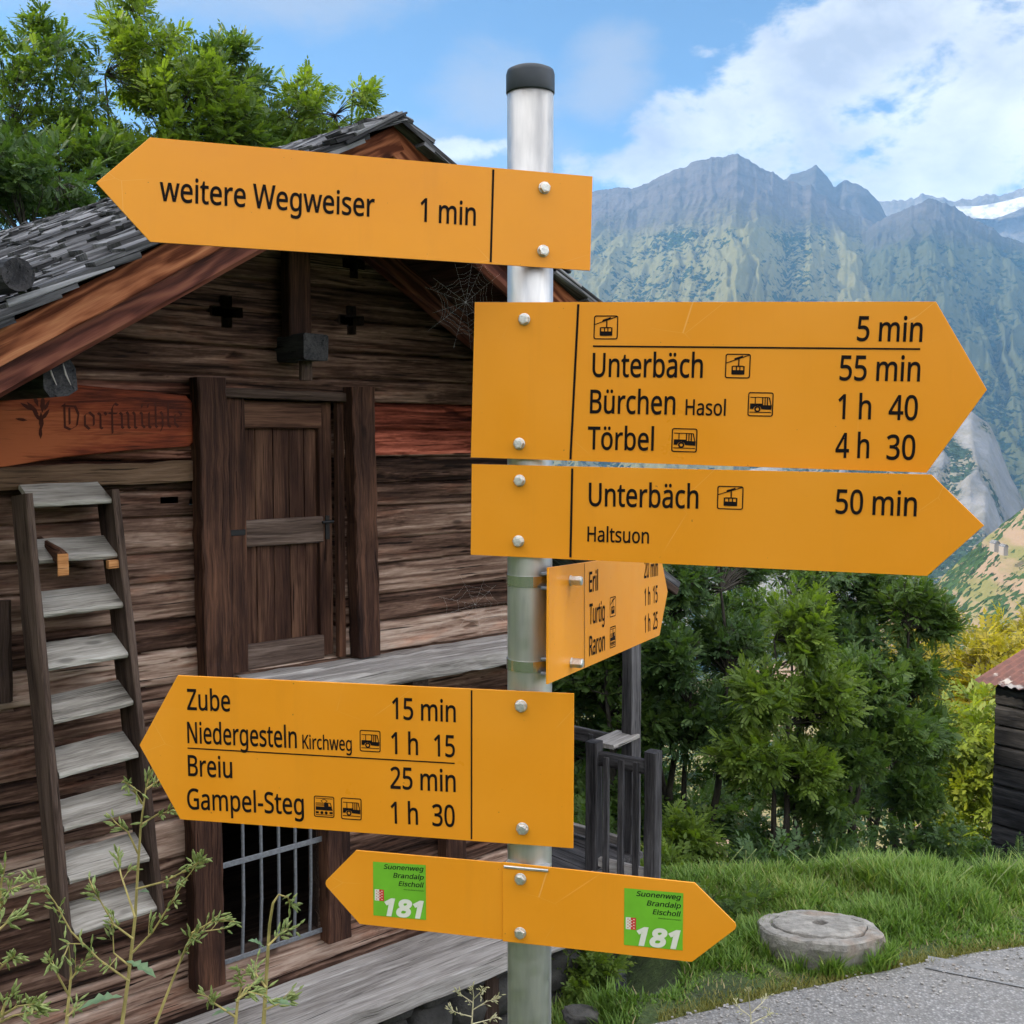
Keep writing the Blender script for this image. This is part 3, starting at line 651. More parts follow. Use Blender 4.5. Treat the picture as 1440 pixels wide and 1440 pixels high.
# roof deck, rafters, purlins, fascia boards
def rp(u, wv, lift=0):                        # a point on the roof plane over wall coordinate u at distance wv along the ridge axis (front = RW)
    back = RW - wv; s_ = 1 if u > RU else -1
    nrm = unit(DU * s_ * RS + DZ)
    return wp(u, RW, RZ - RS * abs(u - RU)) + RDIR * back * 1.0 + nrm * lift
for s_ in (-1, 1):
    nrm = unit(DU * s_ * RS + DZ); dn = unit(DU * s_ - DZ * RS); LE = 2.72 if s_ < 0 else 2.72
    b = MB(); n_b = 30
    for k in range(n_b):                      # boards run from ridge to eave? they run along the ridge: visible underside
        a0 = LE * (k + .5) / n_b; c0 = wp(RU, RW, RZ) + dn * a0 - nrm * .02
        b.beam(c0 + RDIR * .02, c0 + RDIR * 5.6, dn, LE / n_b - .004, .022, .003, 2, .001)
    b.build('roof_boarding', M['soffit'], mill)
    for wv in (.93, .16, -.9, -2.1, -3.3, -4.3):
        r = MB(); p0 = wp(RU, RW, RZ) + RDIR * (RW - wv) - nrm * .10 + dn * .05
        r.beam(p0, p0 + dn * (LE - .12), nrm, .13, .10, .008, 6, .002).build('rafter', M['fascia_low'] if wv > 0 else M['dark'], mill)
    # outer fascia and the narrower board set below and behind it
    f = MB(); p0 = wp(RU, RW + .02, RZ) - nrm * .066
    f.beam(p0 + dn * (.0), p0 + dn * LE, nrm, .138, .034, .006, 10, .0015).build('rake_board', M['fascia'], mill)
    f = MB(); p0 = wp(RU, RW - .045, RZ) - nrm * .172
    f.beam(p0 + dn * .05, p0 + dn * (LE - .1), nrm, .15, .05, .02, 10, .0015).build('lower_rake_board', M['fascia_low'], mill)
    # shingles, laid in ragged overlapping courses
    b = MB(); rows = 15; exp_ = LE / rows
    for rr in range(rows + 1):
        x = -.06
        while x < 5.5:
            wd = rng.uniform(.09, .20); ln = rng.uniform(.40, .55)
            if rr >= rows: ln *= .6
            tail = LE + .06 - exp_ * rr + rng.normal(0, .035)
            if x < .4: tail += rng.normal(0, .03)
            c0 = wp(RU, RW + .05, RZ) + RDIR * (x + wd / 2)
            p_lo = c0 + dn * tail + nrm * (.042 + rng.uniform(0, .034)); p_hi = c0 + dn * max(tail - ln, -.05) + nrm * (.012 + rng.uniform(0, .006))
            b.beam(p_lo, p_hi, RDIR + nrm * rng.normal(0, .05), wd - .006, rng.uniform(.014, .026), .003, 1, .004); x += wd
    # ridge course leaning over the crest on the left side
    if s_ < 0:
        x = -.08
        while x < 5.4:
            wd = rng.uniform(.08, .15); c0 = wp(RU, RW + .05, RZ) + RDIR * (x + wd / 2)
            for q in (0, 1):
                b.beam(c0 - dn * rng.uniform(.02, .07) + nrm * (.036 + .016 * q), c0 + dn * rng.uniform(.25, .4) + nrm * (.040 + .016 * q), RDIR, wd - .005, .013, .003, 1, .002)
            x += wd
    b.build('shingles', M['shingle'], mill)
# ridge purlin, wall-plate beams with hewn ends
b = MB(); b.beam(wp(RU, RW - .12, RZ - .24), wp(RU, RW - .12, RZ - .24) + RDIR * 5.2, DZ, .17, .17, .03, 8, .004).build('ridge_purlin', M['dark'], mill)
pu, pz = uz(85, 532, .98)
b = MB(); b.beam(wp(pu, .98, pz), wp(pu, -3.9, pz), DZ, .155, .145, .028, 14, .005).build('wall_plate_beam', M['black_log'], mill)
b = MB(); b.beam(wp(pu - .015, .975, pz + .075), wp(pu - .015, .45, pz + .075), DZ, .05, .12, .02, 6, .006).build('wall_plate_beam', M['black_log'], mill)
b = MB(); b.beam(wp(2 * RU - pu, .95, pz), wp(2 * RU - pu, -3.9, pz), DZ, .155, .145, .028, 8, .004).build('wall_plate_beam', M['black_log'], mill)
for (x, y) in ((73, 527), (93, 527)):         # pale splinters on the hewn end
    q = on_w(x, y, 1.0); b = MB(); b.tube([q + DZ * .05 - DU * .012, q, q - DZ * .045 + DU * .02], [.002, .005, .0015], 5).build('splinter', M['grey'], mill)

# king post, bracket block and hanging peg
b = MB(); b.beam(wp(.425, .09, .50), wp(.425, .09, RZ - .2), DU, .15, .10, .008, 8, .0015).build('king_post', M['post'], mill)
b = MB(); b.beam(wp(.432, -.05, .525), wp(.432, .30, .525), DU, .165, .155, .012, 5, .002).build('bracket_block', M['black_log'], mill)
b = MB(); b.beam(wp(.435, .17, .47), wp(.435, .17, .335), DU, .075, .05, .012, 4, .002).build('hanging_peg', M['dark'], mill)

# door posts, lintel, plank door
b = MB(); b.beam(wp(-.128, .07, -1.46), wp(-.142, .07, .335), DU, .175, .12, .008, 22, .003).build('door_post', M['post'], mill)
b = MB(); b.beam(wp(.905, .07, -1.40), wp(.872, .07, .31), DU, .165, .12, .008, 22, .003).build('door_post', M['post'], mill)
b = MB(); b.beam(wp(-.05, .02, .255), wp(.79, .02, .245), DZ, .055, .07, .006, 6, .002).build('lintel', M['dark'], mill)
b = MB()
for (u0, u1) in ((-.01, .115), (.75, .80)): b.beam(wp((u0 + u1) / 2, -.012, -1.40), wp((u0 + u1) / 2, -.012, .225), DU, u1 - u0, .05, .004, 8, .001)
b.build('door_jamb', M['post'], mill)
door = MB()
bu = [.10, .215, .335, .445, .55, .64]
for k in range(5): door.beam(wp((bu[k] + bu[k + 1]) / 2, -.075, -1.34), wp((bu[k] + bu[k + 1]) / 2, -.075, .2), DU, bu[k + 1] - bu[k] - .004, .03, .004, 8, .001)
door = door.build('door', M['door'], mill)
b = MB()
b.beam(wp(.085, -.05, -1.38), wp(.085, -.05, .215), DU, .05, .045, .004, 8, .001); b.beam(wp(.685, -.05, -1.38), wp(.685, -.05, .215), DU, .09, .045, .004, 8, .001)
b.build('stile', M['door'], door)
for (z0, z1, mm, wv) in ((.05, .215, M['door'], -.045), (-.66, -.50, M['rail_wood'], -.040), (-1.40, -1.25, M['rail_wood'], -.044)):
    b = MB(); b.beam(wp(.105, wv, (z0 + z1) / 2), wp(.655, wv, (z0 + z1) / 2), DZ, z1 - z0, .05, .008, 5, .001).build('rail', mm, door)
b = MB(); b.box(wp(.69, -.022, -.57), DU * .014, DZ * .075, DN * .004, .002); b.tube([wp(.69, -.02, -.53), wp(.69, .03, -.53), wp(.70, .034, -.53), wp(.62, .034, -.532)], .009, 8).build('handle', M['blackiron'], door)
b = MB(); b.box(wp(.055, .012, -.565), DU * .05, DZ * .018, DN * .006, .003).build('hinge', M['blackiron'], door)
# plank sill board under the door and the loading ledge
for (w0, w1, dz_) in ((.0, .155, 0), (.16, .33, -.008), (.335, .46, -.004)):
    b = MB(); b.beam(wp(.03 + w0 * .1, (w0 + w1) / 2, -1.465 + dz_), wp(2.5, (w0 + w1) / 2 + .02, -1.465 + dz_), DN, w1 - w0 - .005, .10, .012, 26, .003).build('ledge_board', M['grey'], mill)
for u in (.25, 1.1, 2.1):
    b = MB(); b.beam(wp(u, -.05, -1.58), wp(u, .40, -1.58), DZ, .12, .12, .01, 3).build('ledge_bearer', M['dark'], mill)
# lower window: posts, sill, iron grate
for (u, z0, z1, wd) in ((-.205, -3.22, -2.02, .185), (.675, -3.2, -2.05, .17), (1.62, -3.3, -2.2, .17)):
    b = MB(); b.beam(wp(u, .05, z0), wp(u - .01, .05, z1), DU, wd, .12, .01, 14, .003).build('window_post', M['post'], mill)
grate = MB()
grate.box(wp(.25, .035, -2.535), DU * .36, DZ * .017, DN * .005, .002); grate.box(wp(.24, .035, -3.125), DU * .34, DZ * .015, DN * .005, .002)
for u in (.045, .165, .285, .40, .51):
    grate.tube([wp(u - .012, .024, -3.14), wp(u + .003, .024, -2.8), wp(u + .006, .022, -2.12)], .0105, 8)
grate.build('window_grate', M['iron'], mill)

# lean-to porch roof at the far corner, held up by a tall post
tip = on_w(956, 823, .35) - OW; tu, tz = float(tip @ DU), float(tip[2])
b = MB(); b.beam(wp(tu, -.65, tz), wp(2.25, -.65, tz + RS * (tu - 2.25)), DN, 2.0, .05, .004, 2)
b.build('porch_roof', M['shingle'], mill)
b = MB(); b.beam(wp(tu - .02, .33, tz - .05), wp(2.25, .33, tz - .05 + RS * (tu - 2.27)), DZ, .06, .04).build('porch_fascia', M['dark'], mill)

# deck, railings, tall porch post
deck = thing('wooden_deck', wp(1, .3, -3.42), 'weathered grey plank walkway along the foot of the log mill', 'deck')
for (w0, w1) in ((-.01, .14), (.145, .29), (.295, .43), (.435, .60)):
    b = MB(); b.beam(wp(-1.7, (w0 + w1) / 2 - .05 - .03 * w0, -3.44), wp(3.35, (w0 + w1) / 2 + .06 * w0, -3.44), DN, w1 - w0 - .004, .06, .005, 34, .002).build('deck_board', M['grey'], deck)
b = MB(); b.beam(wp(-1.7, .525, -3.475), wp(3.3, .62, -3.475), DZ, .12, .035, .008, 30, .004).build('edge_board', M['grey'], deck)
b = MB()
for k in range(9): b.beam(wp(2.36 + .155 * k, -1.9, -3.445), wp(2.36 + .155 * k, -.03, -3.445), DU, .15, .05, .004, 4, .001)
b.build('porch_floor', M['rail'], deck)
for u in (-1.2, .2, 1.6, 3.1):
    b = MB(); b.beam(wp(u, .45, -3.54), wp(u, .45, -5.1), DU, .12, .12, .008, 3).build('deck_leg', M['dark'], deck)
def rail_thing(label, p0, p1, nb, h, post=.085, ends=(1, 1), top_m='rail'):
    t = thing('railing', (p0 + p1) / 2, label, 'railing', 'railings of the porch deck')
    d = unit(p1 - p0); sd = np.cross(d, DZ)
    for e_, p in zip(ends, (p0, p1)):
        if e_: b = MB(); b.beam(p - DZ * .12, p + DZ * h, d, post, post * 1.15, .008, 8, .0015).build('post', M['rail'], t)
    b = MB(); b.beam(p0 + DZ * (h - .13), p1 + DZ * (h - .13), DZ, .11, .05, .006, 4, .001).build('top_rail', M['rail'], t)
    b = MB(); b.beam(p0 + DZ * .06, p1 + DZ * .06, DZ, .07, .05, .006, 3, .001).build('bottom_rail', M['grey'], t)
    for k in range(nb):
        p = p0 + (p1 - p0) * (k + 1) / (nb + 1) + sd * .035
        b = MB(); b.beam(p + DZ * .0, p + DZ * (h - .10), d, .045, .035, .004, 4, .001).build('baluster', M['rail'], t)
    return t
P1, P2 = wp(3.113, -.046, -3.41), wp(3.252, .445, -3.41)
rail_thing('short grey railing with two thick posts at the near end of the deck', P1, P2, 3, 1.02, .10)
rail_thing('dark far railing of the porch running up to the tall post', wp(3.38, -1.5, -3.41), wp(3.58, -.22, -3.41), 4, 1.02, .08, (1, 0))
t = thing('porch_post', wp(3.613, -.11, -3.5), 'tall square dark timber post holding up the porch roof', 'post')
b = MB(); b.beam(wp(3.613, -.11, -3.6), wp(3.60, -.11, tz + RS * (tu - 3.6) - .03), DU, .115, .115, .006, 10, .002).build('shaft', M['rail'], t)
b = MB(); b.beam(wp(3.2, -.05, -2.44), wp(3.6, -.14, -2.44), DN, .22, .035, .005, 3).build('shelf_board', M['grey'], t)

# stone footing below the deck
def rock(name, c, r, mtl, label=None, cat=None, parent=None, seed=0, flat=1, n=18):
    th = np.linspace(0, math.pi, n); ph = np.linspace(0, 2 * math.pi, 2 * n, endpoint=False)
    T_, P_ = np.meshgrid(th, ph, indexing='ij')
    d = np.stack([np.sin(T_) * np.cos(P_), np.sin(T_) * np.sin(P_), np.cos(T_)], -1)
    d2 = np.sign(d) * np.abs(d) ** .62
    k = 1 + .28 * (fbm(d[..., 0] * 1.7 + seed, d[..., 1] * 1.7 + d[..., 2] * 2 + seed, 4) - .5) * 2
    Vr = np.asarray(c) + d2 * k[..., None] * np.asarray(r)
    i_ = np.arange(n * 2 * n).reshape(n, 2 * n); nxt = np.roll(i_, -1, 1)
    Fr = np.stack([i_[:-1], i_[1:], nxt[1:], nxt[:-1]], -1).reshape(-1, 4)
    o = make(name, Vr.reshape(-1, 3), Fr, mtl, parent, True)
    if label: tag(o, label, cat)
    return o
fw_ = thing('stone_wall', wp(.8, .42, -4.6), 'dark dry stone footing wall under the grey plank walkway', 'wall')
V_, z_ = [], -4.75
row = 0
stones = MB()
while z_ < -3.56:
    hh = rng.uniform(.17, .27); u = -1.6 + rng.uniform(0, .2)
    while u < 2.5:
        wd = rng.uniform(.22, .5)
        o = rock('stone', wp(u + wd / 2, .36 + rng.normal(0, .02), z_ + hh / 2), (1, 1, 1), M['wallstone'], None, None, fw_, rng.uniform(0, 90), n=9)
        me = o.data; co = np.empty(len(me.vertices) * 3, np.float32); me.vertices.foreach_get('co', co); co = co.reshape(-1, 3)
        ctr = wp(u + wd / 2, .36, z_ + hh / 2) - root_loc(fw_); rel = co - ctr
        co = ctr + np.outer(rel[:, 0], DU) * wd * .53 + np.outer(rel[:, 1], DN) * .15 + np.outer(rel[:, 2], DZ) * hh * .53
        me.vertices.foreach_set('co', co.astype(np.float32).ravel()); me.update(); u += wd
    z_ += hh

# carved name board
cs = thing('name_board', wp(-.72, .05, .05), 'varnished red plank with carved gothic lettering and an ear of grain, left of the door', 'sign')
top_px = [(-60, 548), (2, 554), (60, 541), (100, 540), (180, 548), (262, 556), (271, 566)]; bot_px = [(272, 622), (266, 628), (180, 634), (90, 643), (5, 657), (-60, 660)]
poly = [uz(x, y, .07) for x, y in bot_px] + [uz(x, y, .07) for x, y in top_px]
poly = [(u, z) for u, z in poly]
b = MB(); b.prism(poly, OW + DN * .07, DU, DZ, DN, .06, .008)
G_ = np.concatenate(b.V); b.G = [np.stack([(G_ - OW) @ DU + 3, (G_ - OW) @ DZ, (G_ - OW) @ DN], -1)]
b.build('plank', M['carved'], cs)
b = MB(); b.beam(wp(-1.45, .035, -.215), wp(-.235, .035, -.195), DZ, .115, .05, .01, 10, .003).build('tan_log_strip', M['tan'], cs)
# blackletter strokes drawn with a broad nib
GL = {'D': [[(.1, 1), (.1, .1), (.3, 0), (.55, .15), (.62, .6), (.5, .9), (.0, .92)], [(.28, .85), (.28, .2)]], 'o': [[(.08, .55), (.08, .15), (.25, 0), (.42, .15), (.42, .5), (.25, .66), (.08, .55)]],
      'r': [[(.02, .62), (.12, .55), (.12, .05), (.2, 0)], [(.14, .5), (.28, .65), (.36, .55)]], 'f': [[(.14, -.2), (.14, .8), (.25, 1), (.38, .92)], [(.0, .6), (.34, .6)]],
      'm': [[(.02, .62), (.1, .55), (.1, .05), (.17, 0)], [(.12, .52), (.3, .65), (.36, .55), (.36, .05), (.43, 0)], [(.38, .52), (.55, .65), (.62, .55), (.62, .05), (.7, 0)]],
      'u': [[(.02, .62), (.1, .55), (.1, .1), (.2, 0), (.36, .12)], [(.38, .62), (.38, .05), (.46, 0)], [(.10, .82), (.10, .95)], [(.34, .82), (.34, .95)]],
      'h': [[(.1, 1), (.1, .05), (.16, 0)], [(.12, .5), (.3, .64), (.38, .52), (.38, .05), (.3, -.15)]], 'l': [[(.1, 1), (.1, .08), (.2, 0)]],
      'e': [[(.12, .35), (.38, .48), (.25, .65), (.08, .5), (.08, .15), (.22, 0), (.38, .1)]]}
bl = MB(); (u0, z0), (u1, z1) = uz(88, 604, .075), uz(259, 600, .075); hgt = .135; adv = {'D': .78, 'o': .56, 'r': .44, 'f': .42, 'm': .82, 'u': .56, 'h': .52, 'l': .30, 'e': .46}
tot = sum(adv[c] for c in 'Dorfmuhle'); kx = (u1 - u0) / tot; cx = u0
for ch_ in 'Dorfmuhle':
    for st in GL[ch_]:
        for (ax_, az_), (bx_, bz_) in zip(st[:-1], st[1:]):
            nb = np.array([.040 * kx, .036 * hgt]); z00 = z0 + (z1 - z0) * (cx - u0) / (u1 - u0)
            q = []
            for (x_, y_, s_) in ((ax_, az_, -1), (bx_, bz_, -1), (bx_, bz_, 1), (ax_, az_, 1)):
                q.append(OW + DU * (cx + x_ * kx + s_ * nb[0]) + DZ * (z00 + y_ * hgt + s_ * nb[1]) + DN * .0715)
            bl.add(q, [(0, 1, 2, 3)])
    cx += adv[ch_] * kx
bl.build('carved_lettering', M['letters'], cs)
bl = MB()
for (x, y, a, ln) in [(58, 592, 1.57, 22), (52, 585, 2.2, 17), (64, 583, .95, 17), (46, 574, 2.3, 20), (60, 568, 1.5, 22), (38, 572, 2.6, 18), (50, 562, 1.9, 18), (30, 590, 3.0, 14), (66, 570, 1.1, 15), (57, 608, 1.57, 16)]:
    c_ = on_w(x, y, .0716); s_ = ln / F * 5.6 * .6
    e1 = DU * math.cos(a) + DZ * math.sin(a); e2 = -DU * math.sin(a) + DZ * math.cos(a); wd = s_ * .26
    bl.add([c_ - e1 * s_, c_ - e1 * s_ * .3 + e2 * wd, c_ + e1 * s_ * .4 + e2 * wd * .8, c_ + e1 * s_, c_ + e1 * s_ * .4 - e2 * wd * .8, c_ - e1 * s_ * .3 - e2 * wd], [(0, 1, 2, 3, 4, 5)])
bl.build('carved_grain_ear', M['letters'], cs)

# step ladder hung on the wall
lad = thing('step_ladder', wp(-1.0, .15, -2.8), 'old grey wooden step ladder with nine treads hanging on the log wall', 'ladder')
treads_px = [((45, 714), (157, 708)), ((55, 793), (166, 785)), ((61, 869), (173, 855)), ((68, 944), (180, 925)), ((75, 1020), (187, 993)), ((83, 1096), (194, 1066)), ((90, 1171), (201, 1139)), ((98, 1245), (210, 1212)), ((105, 1318), (221, 1282))]
tw = [.27 + .034 * k for k in range(9)]; LT = []
for k, ((xa, ya), (xb, yb)) in enumerate(treads_px):
    pa_, pb_ = on_w(xa, ya, tw[k]), on_w(xb, yb, tw[k]); zc = (pa_[2] + pb_[2]) / 2; ua, ub = (pa_ - OW) @ DU, (pb_ - OW) @ DU
    LT.append((ua, ub, pa_[2], pb_[2]))
    b = MB(); dp = .215; rise = .0
    td_ = unit(DN - DZ * .45); A_ = wp(ua, tw[k], pa_[2] + .010) - td_ * dp / 2; B_ = wp(ub, tw[k], pb_[2] + .010) - td_ * dp / 2
    b.beam(A_, B_, td_, dp, .030, .008, 6, .0015).build('tread', M['tread'], lad)
for sidx, (i_, nm) in enumerate(((0, -1), (1, 1))):
    b = MB(); ua, za = LT[0][i_], LT[0][2 + i_]; ub, zb = LT[8][i_], LT[8][2 + i_]
    fr0 = wp(ua + nm * .018, tw[0] - .10, za + .03); fr1 = wp(ub + nm * .018, tw[8] - .10, zb - (.22 if i_ == 0 else .02)) + (fr0 * 0)
    b.beam(fr0 + DZ * .03, fr1, DN, .24, .034, .006, 12, .002).build('stringer', M['dark'], lad)
ql = on_w(80, 790, .30)
for (x, y, dz_) in ((83, 786, 0),):
    q = on_w(x, y, tw[1] + .02)
    pg = thing('wooden_peg', q, 'short brown wooden peg sticking out over the second ladder tread', 'peg')
    b = MB(); b.beam(q - DN * .30 + DZ * .05, q + DN * .05 + DZ * .01, DU, .055, .085, .02, 5, .002).build('shaft', M['post'], pg)
    b = MB(); b.box(q + DN * .055 - DZ * .025, DU * .026, DZ * .055, DN * .006, .004).build('cut_end', M['freshpeg'], pg)
q = on_w(159, 790, tw[1] - .005)
b = MB(); b.box(q - DZ * .012, DU * .03, DZ * .022, DN * .02, .004).build('fresh_wedge', M['freshpeg'], lad)
# a dark hanging board at the left edge of the picture
q = on_w(6, 905, .10)
b = MB(); b.beam(q - DZ * .30 - DU * .05, q + DZ * .22 - DU * .05, DU, .17, .05, .03, 6, .003); o = b.build('hanging_board', M['dark'], None); tag(o, 'dark rounded board hanging on the logs left of the step ladder', 'board')
# log lying on the shingles
q = on_w(26, 386, RW + .02) ; q2 = q + RDIR * 2.4
b = MB(); ln_ = 14
b.tube([q + (q2 - q) * k / ln_ + DZ * .004 * math.sin(k * 1.3) for k in range(ln_ + 1)], [.070 + .004 * math.sin(k * 2.1) for k in range(ln_ + 1)], 14)
tag(b.build('roof_log', M['black_log'], None, False), 'thick black log laid on the roof shingles to weigh them down', 'log')
